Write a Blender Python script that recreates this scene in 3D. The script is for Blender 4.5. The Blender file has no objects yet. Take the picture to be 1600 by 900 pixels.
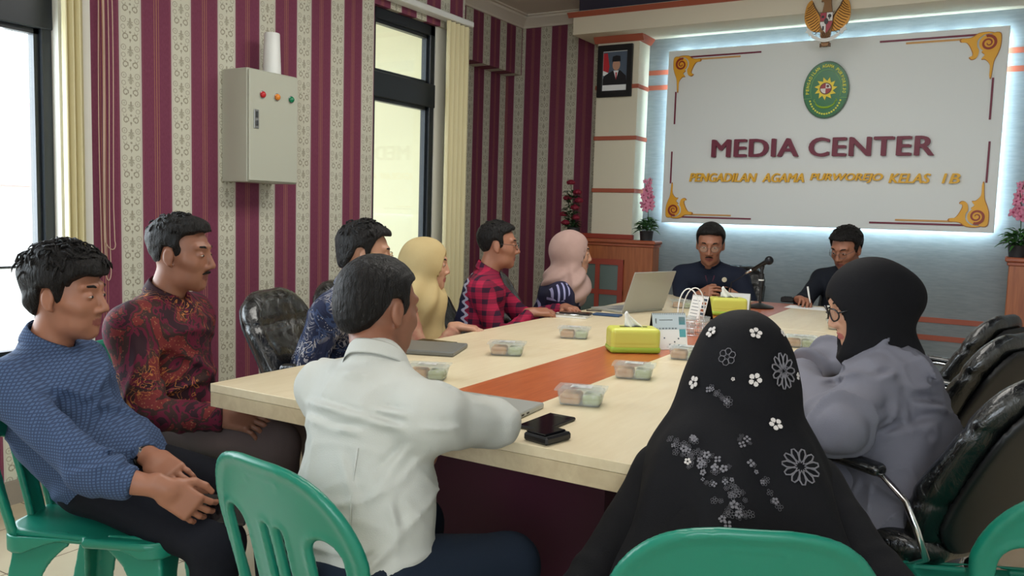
import bpy, math, random
import numpy as np
from mathutils import Vector, Matrix
random.seed(7)
PI = math.pi
SC = bpy.context.scene
COL = SC.collection

# ------------------------------------------------------------------ camera
FPX, CAMH = 1293.0, 1.28
_d1 = np.array([769.0, -95.0, FPX]); _d1 /= np.linalg.norm(_d1)
_d2 = np.array([2197.0, 183.0, -FPX]); _d2 -= _d2.dot(_d1) * _d1; _d2 /= np.linalg.norm(_d2)
_d3 = np.cross(_d2, _d1)
RW = np.array([_d2, _d1, _d3])            # world = RW @ (right, down, forward)
cam_d = bpy.data.cameras.new('camera'); cam = bpy.data.objects.new('camera', cam_d); COL.objects.link(cam)
cam_d.sensor_width = 36.0; cam_d.lens = FPX / 1600.0 * 36.0; cam_d.clip_start = 0.05; cam_d.clip_end = 200
_r, _u, _b = RW @ np.array([1, 0, 0]), RW @ np.array([0, -1, 0]), RW @ np.array([0, 0, -1])
cam.matrix_world = Matrix(((_r[0], _u[0], _b[0], 0), (_r[1], _u[1], _b[1], 0), (_r[2], _u[2], _b[2], CAMH), (0, 0, 0, 1)))
SC.camera = cam

def ray(px, py): return RW @ np.array([px - 800.0, py - 450.0, FPX])
def onz(px, py, z): r = ray(px, py); return Vector(r * ((z - CAMH) / r[2]) + np.array([0, 0, CAMH]))
def onx(px, py, x): r = ray(px, py); return Vector(r * (x / r[0]) + np.array([0, 0, CAMH]))
def ony(px, py, y): r = ray(px, py); return Vector(r * (y / r[1]) + np.array([0, 0, CAMH]))
def atd(px, py, d): r = ray(px, py); return Vector(r * (d / FPX) + np.array([0, 0, CAMH]))

# ------------------------------------------------------------------ world, lights, exposure
world = bpy.data.worlds.new('world'); SC.world = world; world.use_nodes = True
_bg = world.node_tree.nodes['Background']
_bg.inputs[0].default_value = (0.80, 0.90, 1.0, 1); _bg.inputs[1].default_value = 5.0
SC.view_settings.view_transform = 'Standard'
try: SC.view_settings.look = 'None'
except Exception: pass
SC.view_settings.exposure = 0.0; SC.view_settings.gamma = 1.0; SC.view_settings.use_curve_mapping = False

def area_light(name, loc, rot, sx, sy, power, color=(1, 1, 1)):
    l = bpy.data.lights.new(name, 'AREA'); l.shape = 'RECTANGLE'; l.size = sx; l.size_y = sy
    l.energy = power; l.color = color
    o = bpy.data.objects.new(name, l); COL.objects.link(o); o.location = loc; o.rotation_euler = rot
    return o
# ceiling fittings of the room (above and behind the camera, and over the table)
area_light('ceiling_lamp_light', (-1.3, 3.4, 3.0), (0, 0, 0), 1.2, 2.4, 62, (1.0, 0.97, 0.90))
area_light('ceiling_lamp_light', (-0.9, 0.2, 3.0), (0, 0, 0), 1.6, 1.0, 22, (1.0, 0.97, 0.92))
# daylight from the window openings: the left one, and the one in the wall behind the camera
area_light('window_light', (-3.75, 0.9, 1.6), (0, math.radians(-90), 0), 1.5, 2.2, 75, (0.86, 0.93, 1.0))
area_light('window_light', (1.2, -1.95, 1.7), (math.radians(80), 0, math.radians(12)), 2.2, 1.4, 30, (0.90, 0.95, 1.0))

# ------------------------------------------------------------------ object helpers
def link(o, parent=None):
    COL.objects.link(o)
    if parent is not None: o.parent = parent
    return o
def setmat(me, mats):
    for m in (mats if isinstance(mats, (list, tuple)) else [mats]): me.materials.append(m)
def mesh_obj(name, verts, faces, mat, parent=None, smooth=False, origin=None, loc=None, fmats=None):
    me = bpy.data.meshes.new(name)
    v = np.asarray(verts, dtype=float).reshape(-1, 3)
    if origin is not None: v = v - np.array(origin)
    me.from_pydata([tuple(p) for p in v.tolist()], [], [tuple(f) for f in faces])
    setmat(me, mat)
    if smooth: me.polygons.foreach_set('use_smooth', [True] * len(me.polygons))
    if fmats is not None: me.polygons.foreach_set('material_index', fmats)
    me.update()
    o = bpy.data.objects.new(name, me)
    if origin is not None and parent is None: o.location = origin
    if loc is not None: o.location = loc
    return link(o, parent)
def tag(o, label=None, cat=None, group=None, kind=None):
    if label: o['label'] = label
    if cat: o['category'] = cat
    if group: o['group'] = group
    if kind: o['kind'] = kind
    return o
def empty(name, loc, label, cat, group=None, rz=0.0):
    o = bpy.data.objects.new(name, None); o.empty_display_size = 0.1; COL.objects.link(o)
    o.location = loc; o.rotation_euler = (0, 0, rz)
    return tag(o, label, cat, group)
def dup(root, loc, rz, label=None):
    r = root.copy(); COL.objects.link(r); r.location = loc; r.rotation_euler = (0, 0, rz)
    if label: r['label'] = label
    for ch in list(root.children):
        c = ch.copy(); COL.objects.link(c); c.parent = r
        for g in ch.children:
            d = g.copy(); COL.objects.link(d); d.parent = c
    return r

class MB:
    """mesh builder: collects shapes as one mesh"""
    def __init__(s): s.v = []; s.f = []; s.m = []; s.mi = 0
    def add(s, vs, fs):
        b = len(s.v); s.v += [tuple(p) for p in vs]; s.f += [tuple(b + i for i in f) for f in fs]; s.m += [s.mi] * len(fs); return s
    def box(s, x0, x1, y0, y1, z0, z1, bev=0.0, M=None):
        if bev > 0:
            b = min(bev, abs(x1 - x0) / 2.01, abs(y1 - y0) / 2.01, abs(z1 - z0) / 2.01)
            vs = []; idx = {}
            for i, X in enumerate((x0, x1)):
                for j, Y in enumerate((y0, y1)):
                    for k, Z in enumerate((z0, z1)):
                        sx, sy, sz = (1, -1)[i], (1, -1)[j], (1, -1)[k]
                        for a in range(3):
                            p = [X + sx * b, Y + sy * b, Z + sz * b]; p[a] = (X, Y, Z)[a]
                            idx[i, j, k, a] = len(vs); vs.append(p)
            fs = []
            c = lambda i, j, k, a: idx[i, j, k, a]
            for i in (0, 1):
                q = [c(i, 0, 0, 0), c(i, 1, 0, 0), c(i, 1, 1, 0), c(i, 0, 1, 0)]; fs.append(q if i else q[::-1])
                q = [c(0, i, 0, 1), c(0, i, 1, 1), c(1, i, 1, 1), c(1, i, 0, 1)]; fs.append(q if i else q[::-1])
                q = [c(0, 0, i, 2), c(1, 0, i, 2), c(1, 1, i, 2), c(0, 1, i, 2)]; fs.append(q if i else q[::-1])
            for i in (0, 1):
                for j in (0, 1):
                    fs.append([c(i, j, 0, 0), c(i, j, 1, 0), c(i, j, 1, 1), c(i, j, 0, 1)])
                    fs.append([c(i, 0, j, 0), c(i, 1, j, 0), c(i, 1, j, 2), c(i, 0, j, 2)])
                    fs.append([c(0, i, j, 1), c(1, i, j, 1), c(1, i, j, 2), c(0, i, j, 2)])
                    for k in (0, 1): fs.append([c(i, j, k, 0), c(i, j, k, 1), c(i, j, k, 2)])
        else:
            vs = [(x, y, z) for x in (x0, x1) for y in (y0, y1) for z in (z0, z1)]
            fs = [(0, 1, 3, 2), (4, 6, 7, 5), (0, 4, 5, 1), (2, 3, 7, 6), (0, 2, 6, 4), (1, 5, 7, 3)]
        if M is not None: vs = [M @ Vector(p) for p in vs]
        return s.add(vs, fs)
    def tube(s, pts, r, n=8, caps=True, closed=False):
        pts = [Vector(p) for p in pts]; m = len(pts)
        rs = r if isinstance(r, (list, tuple)) else [r] * m
        vs = []; up = Vector((0, 0, 1)); prev = None
        for i, p in enumerate(pts):
            a = pts[(i - 1) % m] if (i > 0 or closed) else p; b = pts[(i + 1) % m] if (i < m - 1 or closed) else p
            t = (b - a).normalized()
            if prev is None:
                x = t.cross(up)
                if x.length < 1e-3: x = t.cross(Vector((1, 0, 0)))
            else: x = prev - t * prev.dot(t)
            x.normalize(); y = t.cross(x); prev = x
            for k in range(n):
                a_ = 2 * PI * k / n; vs.append(p + (x * math.cos(a_) + y * math.sin(a_)) * rs[i])
        fs = []
        for i in range(m if closed else m - 1):
            j = (i + 1) % m
            for k in range(n): fs.append((i * n + k, i * n + (k + 1) % n, j * n + (k + 1) % n, j * n + k))
        if caps and not closed: fs.append(tuple(range(n))[::-1]); fs.append(tuple((m - 1) * n + k for k in range(n)))
        return s.add(vs, fs)
    def lathe(s, prof, c=(0, 0, 0), n=24, M=None):
        vs = []; fs = []; m = len(prof)
        for (r, z) in prof:
            for k in range(n): vs.append(Vector((c[0] + r * math.cos(2 * PI * k / n), c[1] + r * math.sin(2 * PI * k / n), c[2] + z)))
        for i in range(m - 1):
            for k in range(n): fs.append((i * n + k, i * n + (k + 1) % n, (i + 1) * n + (k + 1) % n, (i + 1) * n + k))
        if prof[0][0] > 1e-5: fs.append(tuple(range(n))[::-1])
        if prof[-1][0] > 1e-5: fs.append(tuple((m - 1) * n + k for k in range(n)))
        if M is not None: vs = [M @ p for p in vs]
        return s.add(vs, fs)
    def prism(s, poly, F, th):
        """poly: 2-D outline; F: function (u, v, w) -> point; th: thickness along w"""
        n = len(poly); area = sum(poly[i][0] * poly[(i + 1) % n][1] - poly[(i + 1) % n][0] * poly[i][1] for i in range(n))
        if area < 0: poly = poly[::-1]
        vs = [F(u, v, 0) for u, v in poly] + [F(u, v, th) for u, v in poly]
        fs = [tuple(range(n))[::-1], tuple(range(n, 2 * n))] + [(i, (i + 1) % n, n + (i + 1) % n, n + i) for i in range(n)]
        return s.add(vs, fs)
    def build(s, name, mat, parent=None, smooth=False, origin=None, auto=None):
        o = mesh_obj(name, s.v, s.f, mat, parent, smooth, origin, fmats=s.m if isinstance(mat, (list, tuple)) else None)
        if auto:
            import bmesh
            bm = bmesh.new(); bm.from_mesh(o.data); bmesh.ops.recalc_face_normals(bm, faces=bm.faces)
            for e in bm.edges:
                if len(e.link_faces) == 2 and e.calc_face_angle(0) > math.radians(auto): e.smooth = False
            for f in bm.faces: f.smooth = True
            bm.to_mesh(o.data); bm.free()
        return o
def ball(mb, c, r, n=10, M=None, sc=(1, 1, 1)):
    prof = [(max(1e-6, r * math.sin(PI * i / n)), -r * math.cos(PI * i / n)) for i in range(n + 1)]
    b = len(mb.v); mb.lathe(prof, (0, 0, 0), max(8, n))
    for i in range(b, len(mb.v)):
        p = Vector((mb.v[i][0] * sc[0], mb.v[i][1] * sc[1], mb.v[i][2] * sc[2]))
        if M is not None: p = M @ p
        mb.v[i] = tuple(p + Vector(c))
    return mb

# ------------------------------------------------------------------ implicit shapes (surface nets)
def nets(fn, lo, hi, h, colfn=None):
    lo = np.array(lo, float); hi = np.array(hi, float)
    n = np.maximum(4, np.ceil((hi - lo) / h).astype(int) + 1)
    ax = [np.float32(lo[i]) + np.arange(n[i], dtype=np.float32) * np.float32(h) for i in range(3)]
    X, Y, Z = np.meshgrid(*ax, indexing='ij')
    F = fn(X, Y, Z).astype(np.float32)
    F[0], F[-1], F[:, 0], F[:, -1], F[:, :, 0], F[:, :, -1] = (1.0,) * 6 if False else (np.maximum(F[0], .001), np.maximum(F[-1], .001), np.maximum(F[:, 0], .001), np.maximum(F[:, -1], .001), np.maximum(F[:, :, 0], .001), np.maximum(F[:, :, -1], .001))
    nx, ny, nz = (n - 1)
    acc = np.zeros((nx, ny, nz, 3), np.float32); cnt = np.zeros((nx, ny, nz), np.float32)
    I = F < 0
    C = lambda A, i, j, k: A[i:i + nx, j:j + ny, k:k + nz]
    for a in range(3):
        for u in (0, 1):
            for w in (0, 1):
                o0 = [0, 0, 0]; o1 = [0, 0, 0]
                b, c = [(1, 2), (0, 2), (0, 1)][a]
                o0[b] = o1[b] = u; o0[c] = o1[c] = w; o1[a] = 1
                m = C(I, *o0) != C(I, *o1)
                f0 = C(F, *o0)[m]; f1 = C(F, *o1)[m]; t = f0 / (f0 - f1)
                add = np.zeros((len(t), 3), np.float32); add[:, b] = u; add[:, c] = w; add[:, a] = t
                acc[m] += add; cnt[m] += 1
    act = cnt > 0
    idx = -np.ones((nx, ny, nz), np.int64); idx[act] = np.arange(act.sum())
    ijk = np.argwhere(act)
    V = lo + (ijk + acc[act] / cnt[act][:, None]) * h
    quads = []
    for a in range(3):
        b, c = [(1, 2), (2, 0), (0, 1)][a]
        sl0 = [slice(1, -1)] * 3; sl0[a] = slice(0, -1); sl1 = [slice(1, -1)] * 3; sl1[a] = slice(1, None)
        A = I[tuple(sl0)]; B = I[tuple(sl1)]
        for flip, m in ((False, A & ~B), (True, ~A & B)):
            p = np.argwhere(m)
            if not len(p): continue
            q = p.copy(); q[:, b] += 1; q[:, c] += 1
            def cell(db, dc):
                r = q.copy(); r[:, b] -= db; r[:, c] -= dc
                return idx[r[:, 0], r[:, 1], r[:, 2]]
            qs = np.stack([cell(1, 1), cell(0, 1), cell(0, 0), cell(1, 0)], 1)
            quads.append(qs[:, ::-1] if flip else qs)
    Q = np.concatenate(quads) if quads else np.zeros((0, 4), int)
    Q = Q[(Q >= 0).all(1)]
    return V, Q
def nets_mesh(name, parts, mat, parent=None, origin=None, relax=1, attr=None):
    """parts: list of (V, Q); joined in one mesh object"""
    Vs = []; Qs = []; b = 0
    for V, Q in parts: Vs.append(V); Qs.append(Q + b); b += len(V)
    V = np.concatenate(Vs); Q = np.concatenate(Qs)
    for _ in range(relax):
        s = np.zeros_like(V); c = np.zeros(len(V))
        for i in range(4):
            a, d = Q[:, i], Q[:, (i + 1) % 4]
            for k in range(3):
                s[:, k] += np.bincount(a, V[d, k], len(V)) + np.bincount(d, V[a, k], len(V))
            c += np.bincount(a, minlength=len(V)) + np.bincount(d, minlength=len(V))
        ok = c > 0; V[ok] = V[ok] * 0.5 + 0.5 * s[ok] / c[ok][:, None]
    me = bpy.data.meshes.new(name)
    og = np.zeros(3) if origin is None else np.array(origin)
    P = (V - og).astype(np.float32)
    me.vertices.add(len(P)); me.vertices.foreach_set('co', P.ravel())
    me.loops.add(len(Q) * 4); me.loops.foreach_set('vertex_index', Q.ravel().astype(np.int32))
    me.polygons.add(len(Q)); me.polygons.foreach_set('loop_start', np.arange(len(Q), dtype=np.int32) * 4)
    me.polygons.foreach_set('use_smooth', np.ones(len(Q), bool))
    setmat(me, mat); me.update(); me.validate()
    if attr is not None:
        ca = me.color_attributes.new('tint', 'FLOAT_COLOR', 'POINT')
        c = attr(V); ca.data.foreach_set('color', np.concatenate([c, np.ones((len(c), 1))], 1).astype(np.float32).ravel())
    o = bpy.data.objects.new(name, me)
    if parent is None and origin is not None: o.location = origin
    return link(o, parent)
def smin(a, b, k):
    if k <= 0: return np.minimum(a, b)
    h = np.maximum(k - np.abs(a - b), 0) / k
    return np.minimum(a, b) - h * h * k * 0.25
def smax(a, b, k): return -smin(-a, -b, k)
def f3(v): return [np.float32(t) for t in v]
def cap(X, Y, Z, a, b, ra, rb):
    ax, ay, az = f3(a); d = np.array(b, float) - np.array(a, float); dx, dy, dz = f3(d); L = np.float32(max(1e-9, d.dot(d)))
    px, py, pz = X - ax, Y - ay, Z - az
    t = np.clip((px * dx + py * dy + pz * dz) / L, 0, 1)
    return np.sqrt((px - t * dx) ** 2 + (py - t * dy) ** 2 + (pz - t * dz) ** 2) - (np.float32(ra) + t * np.float32(rb - ra))
def seg(X, Y, Z, a, b, A, B, side):
    """capsule with elliptical section: A, B = (radius along side, radius across)"""
    ax, ay, az = f3(a); d = np.array(b, float) - np.array(a, float); dx, dy, dz = f3(d); L = np.float32(max(1e-9, d.dot(d)))
    px, py, pz = X - ax, Y - ay, Z - az
    t = np.clip((px * dx + py * dy + pz * dz) / L, 0, 1)
    qx, qy, qz = px - t * dx, py - t * dy, pz - t * dz
    sx, sy, sz = f3(side); s = qx * sx + qy * sy + qz * sz
    rs = np.float32(A[0]) + t * np.float32(B[0] - A[0]); rd = np.float32(A[1]) + t * np.float32(B[1] - A[1])
    o2 = np.maximum(qx * qx + qy * qy + qz * qz - s * s, 0)
    k = np.sqrt((s / rs) ** 2 + o2 / (rd * rd)) + 1e-6
    g = np.sqrt((s / (rs * rs)) ** 2 + o2 / (rd ** 4)) + 1e-6
    return k * (k - 1) / g
def elp(X, Y, Z, c, r, M=None):
    px, py, pz = X - np.float32(c[0]), Y - np.float32(c[1]), Z - np.float32(c[2])
    if M is not None:
        px, py, pz = [px * np.float32(M[0][i]) + py * np.float32(M[1][i]) + pz * np.float32(M[2][i]) for i in range(3)]
    k0 = np.sqrt((px / r[0]) ** 2 + (py / r[1]) ** 2 + (pz / r[2]) ** 2) + 1e-6
    k1 = np.sqrt((px / r[0] ** 2) ** 2 + (py / r[1] ** 2) ** 2 + (pz / r[2] ** 2) ** 2) + 1e-6
    return k0 * (k0 - 1) / k1
def rbox(X, Y, Z, c, hf, r):
    qx, qy, qz = np.abs(X - c[0]) - hf[0] + r, np.abs(Y - c[1]) - hf[1] + r, np.abs(Z - c[2]) - hf[2] + r
    return np.sqrt(np.maximum(qx, 0) ** 2 + np.maximum(qy, 0) ** 2 + np.maximum(qz, 0) ** 2) + np.minimum(np.maximum(qx, np.maximum(qy, qz)), 0) - r
def rbox2(U, V, c, hf, r):
    qx, qy = np.abs(U - c[0]) - hf[0] + r, np.abs(V - c[1]) - hf[1] + r
    return np.sqrt(np.maximum(qx, 0) ** 2 + np.maximum(qy, 0) ** 2) + np.minimum(np.maximum(qx, qy), 0) - r
def waves(X, Y, Z, freq, seed, n=6, aniso=(1, 1, 1)):
    rg = np.random.RandomState(seed); s = 0
    for i in range(n):
        d = rg.normal(size=3) * np.array(aniso); d = d / np.linalg.norm(d) * freq * (0.6 + 0.9 * rg.rand())
        e = rg.normal(size=3); e = e / np.linalg.norm(e) * freq * 0.35
        ph = rg.rand() * 6.28
        s = s + np.sin(X * np.float32(d[0]) + Y * np.float32(d[1]) + Z * np.float32(d[2]) + np.float32(ph) + 1.3 * np.sin(X * np.float32(e[0]) + Y * np.float32(e[1]) + Z * np.float32(e[2])))
    return s / n
# ------------------------------------------------------------------ materials
class N:
    """tiny expression builder over shader math nodes"""
    nt = None
    def __init__(s, sock): s.s = sock
    @staticmethod
    def math(op, *a, clamp=False):
        n = N.nt.nodes.new('ShaderNodeMath'); n.operation = op; n.use_clamp = clamp
        for i, x in enumerate(a):
            if isinstance(x, N): N.nt.links.new(x.s, n.inputs[i])
            else: n.inputs[i].default_value = float(x)
        return N(n.outputs[0])
    def __add__(s, o): return N.math('ADD', s, o)
    __radd__ = __add__
    def __sub__(s, o): return N.math('SUBTRACT', s, o)
    def __rsub__(s, o): return N.math('SUBTRACT', o, s)
    def __mul__(s, o): return N.math('MULTIPLY', s, o)
    __rmul__ = __mul__
    def __truediv__(s, o): return N.math('DIVIDE', s, o)
    def lt(s, o): return N.math('LESS_THAN', s, o)
    def gt(s, o): return N.math('GREATER_THAN', s, o)
    def abs(s): return N.math('ABSOLUTE', s)
    def fract(s): return N.math('FRACT', s)
    def floor(s): return N.math('FLOOR', s)
    def sin(s): return N.math('SINE', s)
    def max(s, o): return N.math('MAXIMUM', s, o)
    def min(s, o): return N.math('MINIMUM', s, o)
def hyp(a, b): return N.math('SQRT', a * a + b * b)
def rgb(c): return (c[0], c[1], c[2], 1.0)
def srgb(r, g, b):
    f = lambda v: (v / 255 / 12.92) if v / 255 <= 0.04045 else ((v / 255 + 0.055) / 1.055) ** 2.4
    return (f(r), f(g), f(b))
def newmat(name, col=(.5, .5, .5), rough=.6, metal=0, spec=None, **kw):
    m = bpy.data.materials.new(name); m.use_nodes = True
    p = m.node_tree.nodes['Principled BSDF']
    p.inputs['Base Color'].default_value = rgb(col); p.inputs['Roughness'].default_value = rough; p.inputs['Metallic'].default_value = metal
    if spec is not None: p.inputs['Specular IOR Level'].default_value = spec
    for k, v in kw.items():
        p.inputs[k].default_value = v
    return m
def bsdf(m): return m.node_tree.nodes['Principled BSDF']
def start(m): N.nt = m.node_tree
def node(t, **kw):
    n = N.nt.nodes.new(t)
    for k, v in kw.items(): setattr(n, k, v)
    return n
def coords(which='Object'):
    n = node('ShaderNodeTexCoord'); return n.outputs[which]
def xyz(sock):
    n = node('ShaderNodeSeparateXYZ'); N.nt.links.new(sock, n.inputs[0]); return N(n.outputs[0]), N(n.outputs[1]), N(n.outputs[2])
def worldpos():
    n = node('ShaderNodeNewGeometry'); return n.outputs['Position']
def vec(x, y, z):
    n = node('ShaderNodeCombineXYZ')
    for i, a in enumerate((x, y, z)):
        if isinstance(a, N): N.nt.links.new(a.s, n.inputs[i])
        else: n.inputs[i].default_value = a
    return n.outputs[0]
def mapping(sock, scale=(1, 1, 1), rot=(0, 0, 0), loc=(0, 0, 0)):
    n = node('ShaderNodeMapping'); n.inputs['Scale'].default_value = scale; n.inputs['Rotation'].default_value = rot; n.inputs['Location'].default_value = loc
    N.nt.links.new(sock, n.inputs[0]); return n.outputs[0]
def noise(sock, scale, detail=3, rough=.5, dist=0):
    n = node('ShaderNodeTexNoise'); n.inputs['Scale'].default_value = scale; n.inputs['Detail'].default_value = detail
    n.inputs['Roughness'].default_value = rough; n.inputs['Distortion'].default_value = dist
    N.nt.links.new(sock, n.inputs['Vector']); return N(n.outputs[0])
def voro(sock, scale, feature='F1', out='Distance'):
    n = node('ShaderNodeTexVoronoi'); n.feature = feature; n.inputs['Scale'].default_value = scale
    N.nt.links.new(sock, n.inputs['Vector']); return N(n.outputs[out])
def mix(fac, a, b):
    n = node('ShaderNodeMix', data_type='RGBA')
    N.nt.links.new(fac.s, n.inputs[0]) if isinstance(fac, N) else setattr(n.inputs[0], 'default_value', fac)
    for i, c in ((6, a), (7, b)):
        if isinstance(c, N): N.nt.links.new(c.s, n.inputs[i])
        else: n.inputs[i].default_value = rgb(c)
    return N(n.outputs[2])
def ramp(fac, stops, interp='LINEAR'):
    n = node('ShaderNodeValToRGB'); n.color_ramp.interpolation = interp
    e = n.color_ramp.elements
    while len(e) < len(stops): e.new(0.5)
    for i, (p, c) in enumerate(stops): e[i].position = p; e[i].color = rgb(c)
    N.nt.links.new(fac.s, n.inputs[0]); return N(n.outputs[0])
def base(m, c): N.nt.links.new(c.s, bsdf(m).inputs['Base Color'])
def bump(m, h, strength=.3, dist=.01):
    n = node('ShaderNodeBump'); n.inputs['Strength'].default_value = strength; n.inputs['Distance'].default_value = dist
    N.nt.links.new(h.s, n.inputs['Height']); N.nt.links.new(n.outputs[0], bsdf(m).inputs['Normal'])
def smooth01(x, lo, hi):
    n = node('ShaderNodeMapRange', interpolation_type='SMOOTHSTEP')
    n.inputs[1].default_value = lo; n.inputs[2].default_value = hi; N.nt.links.new(x.s, n.inputs[0]); return N(n.outputs[0])

MAROON = srgb(118, 58, 82); CREAMW = srgb(206, 204, 186)
def wallpaper(name, axis, phase, period=0.274, cream=0.114):
    """burgundy and cream damask stripes; phase = coordinate where a cream stripe starts"""
    m = newmat(name, MAROON, .72, spec=.25); start(m)
    px, py, pz = xyz(worldpos())
    a = (px, py)[axis]
    u = ((a - phase) / period).fract() * period                      # 0..period, cream first
    iscream = u.lt(cream)
    uc = (u - cream / 2) / cream                                      # -0.5..0.5 over the cream stripe
    au = uc.abs()
    V = 0.125
    v = (pz / V).fract() - 0.5                                        # -0.5..0.5
    v2 = (v * (V / cream))                                            # same unit as uc
    def ring(cx, cy, r, w): return (hyp(au - cx, v2 - cy) - r).abs().lt(w)
    def dot(cx, cy, rx, ry): return (hyp((au - cx) / rx, (v2 - cy) / ry)).lt(1.0)
    gap = 1.0 - ((au.lt(.19)) * ((v2 + .36).lt(.0)))
    pat = ring(.215, -.30, .105, .024) * gap
    pat = pat.max(dot(.185, -.375, .040, .036)).max(dot(.12, -.24, .035, .03))
    pat = pat.max(ring(.30, .36, .105, .018) * .75).max(dot(.30, .36, .035, .05) * .5)
    pat = pat.max(ring(.31, .06, .085, .018) * .7).max(ring(.27, -.10, .075, .018) * .7 * (v2 + .08).lt(.0))
    pat = pat.max(dot(0, -.12, .052, .046)).max(dot(0, -.425, .045, .052)).max(dot(0, -.50, .016, .03))
    pat = pat.max(dot(0, .36, .045, .085) * .9).max(dot(0, .285, .135, .024) * .9).max(dot(0, .20, .095, .075) * .75).max(dot(0, .09, .07, .07) * .75).max(dot(.11, .17, .02, .06) * .7)
    grain = noise(mapping(worldpos(), (1, 1, 1)), 420, 2)
    pat = pat * smooth01(grain, .30, .52)
    line = (au - .43).abs().lt(.012).max(au.gt(.462))
    um = (u - cream) / (period - cream)                               # 0..1 over the maroon stripe
    gold = (um - .5).abs()
    g = gold.lt(.012).max((gold - .075).abs().lt(.008))
    edge = (gold - .46).abs().lt(.008)
    fine = noise(mapping(worldpos(), (220, 220, 60)), 1.0, 2)
    cr = mix(pat * .8, CREAMW, srgb(120, 110, 88)); cr = mix(line * .45, cr, srgb(178, 156, 160))
    mr = mix(fine, srgb(106, 48, 70), srgb(132, 68, 92)); mr = mix(g * .75, mr, srgb(182, 130, 96)); mr = mix(edge * .3, mr, srgb(170, 110, 110))
    base(m, mix(iscream, mr, cr)); bump(m, fine + pat * .6, .08, .002)
    return m

M = {}
M['white_wall'] = newmat('white_paint', srgb(226, 224, 214), .7)
M['ceiling'] = newmat('ceiling_paint', srgb(214, 206, 194), .8)
M['cornice'] = newmat('cornice_paint', srgb(222, 214, 200), .6)
M['dark_tray'] = newmat('dark_ceiling_colour', srgb(52, 48, 66), .6)  # dark colour for the raised ceiling panel and the block over the beam
m = M['blue_wall'] = newmat('blue_grey_wall', srgb(122, 138, 148), .75); start(m)
w = noise(mapping(worldpos(), (14, 14, 90)), 1, 4); base(m, mix(w, srgb(116, 124, 128), srgb(146, 154, 156))); bump(m, noise(mapping(worldpos(), (60, 60, 300)), 1, 2), .12, .003)
M['orange_trim'] = newmat('terracotta_trim', srgb(168, 88, 66), .45)
M['pilaster'] = newmat('cream_pilaster_paint', srgb(218, 212, 190), .65)
M['beam'] = newmat('cream_beam_paint', srgb(226, 216, 192), .65)
m = M['floor'] = newmat('cream_floor_tiles', srgb(190, 178, 152), .22); start(m)
px, py, pz = xyz(worldpos())
tx = ((px / .4) + .12).fract(); ty = ((py / .4) + .3).fract()
grout = tx.lt(.012).max(ty.lt(.012))
cl = noise(worldpos(), 5, 4); base(m, mix(grout, mix(cl, srgb(206, 192, 164), srgb(184, 170, 142)), srgb(110, 96, 80)))
M['frame_dark'] = newmat('dark_window_frame', srgb(30, 36, 42), .35)
m = M['blind'] = newmat('cream_blind_fabric', srgb(222, 212, 170), .8)
M['baseboard'] = newmat('grey_skirting', srgb(150, 140, 128), .5)
m = M['glass'] = bpy.data.materials.new('window_glass'); m.use_nodes = True; start(m)
nt = m.node_tree; nt.nodes.remove(bsdf(m)); t = node('ShaderNodeBsdfTransparent'); t.inputs[0].default_value = (.96, .98, .98, 1); g = node('ShaderNodeBsdfGlossy'); g.inputs['Roughness'].default_value = .03
mx = node('ShaderNodeMixShader'); mx.inputs[0].default_value = .06; nt.links.new(t.outputs[0], mx.inputs[1]); nt.links.new(g.outputs[0], mx.inputs[2]); nt.links.new(mx.outputs[0], nt.nodes['Material Output'].inputs[0])
def wood(name, c1, c2, rough=.4, scale=(2, 30, 30), amt=1.0):
    m = newmat(name, c1, rough); start(m)
    v = mapping(coords(), scale); n = noise(v, 1.0, 6, .6, 1.5); n2 = noise(mapping(coords(), tuple(s * 4 for s in scale)), 1.0, 3)
    base(m, mix(smooth01(n * .7 + n2 * .3, .3, .7), c1, c2)); return m
M['table_cream'] = wood('pale_maple_laminate', srgb(226, 212, 180), srgb(216, 200, 166), .32, (14, 2, 14))
M['table_orange'] = wood('cherry_laminate', srgb(190, 102, 58), srgb(166, 82, 44), .28, (30, 2.5, 30))
M['table_side'] = wood('maple_edge', srgb(206, 190, 156), srgb(190, 172, 140), .45, (14, 2, 14))
M['maroon_panel'] = newmat('maroon_panel', srgb(66, 14, 40), .5)
M['cabinet'] = wood('reddish_cabinet_wood', srgb(176, 104, 62), srgb(140, 76, 44), .4, (22, 22, 1.6))
M['cabinet_top'] = wood('cabinet_top_wood', srgb(170, 92, 62), srgb(148, 78, 52), .38, (3, 22, 22))
M['cabinet_red'] = newmat('cabinet_red_frame', srgb(150, 62, 48), .45)
M['frosted'] = newmat('grey_green_glass', srgb(92, 108, 104), .25)
M['black_leather'] = m = newmat('black_chair_leather', srgb(14, 16, 17), .35, spec=.5); start(m)
bump(m, noise(coords(), 9, 4, .6, 1.2) + noise(coords(), 120, 2) * .06, .35, .02)
M['wrap'] = m = newmat('plastic_wrapped_leather', srgb(14, 17, 18), .22, spec=.6); start(m)
m.node_tree.nodes['Principled BSDF'].inputs['Coat Weight'].default_value = .55; m.node_tree.nodes['Principled BSDF'].inputs['Coat Roughness'].default_value = .06
cr = noise(mapping(coords(), (1, 1, .45), (.3, .5, .2)), 17, 5, .62, 2.2); bump(m, cr, .55, .018)
M['chrome'] = newmat('chrome', (.75, .76, .78), .16, 1.0)
M['black_plastic'] = newmat('black_plastic', srgb(20, 20, 22), .35)
m = M['green_plastic'] = newmat('green_plastic', srgb(22, 122, 100), .33, spec=.5); start(m)
bump(m, noise(coords(), 260, 2), .08, .001)
M['box_metal'] = newmat('painted_box_metal', srgb(186, 188, 172), .42)
M['white_plastic'] = newmat('white_plastic', srgb(232, 234, 230), .4)
M['black'] = newmat('matt_black', srgb(18, 18, 20), .5)
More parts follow.
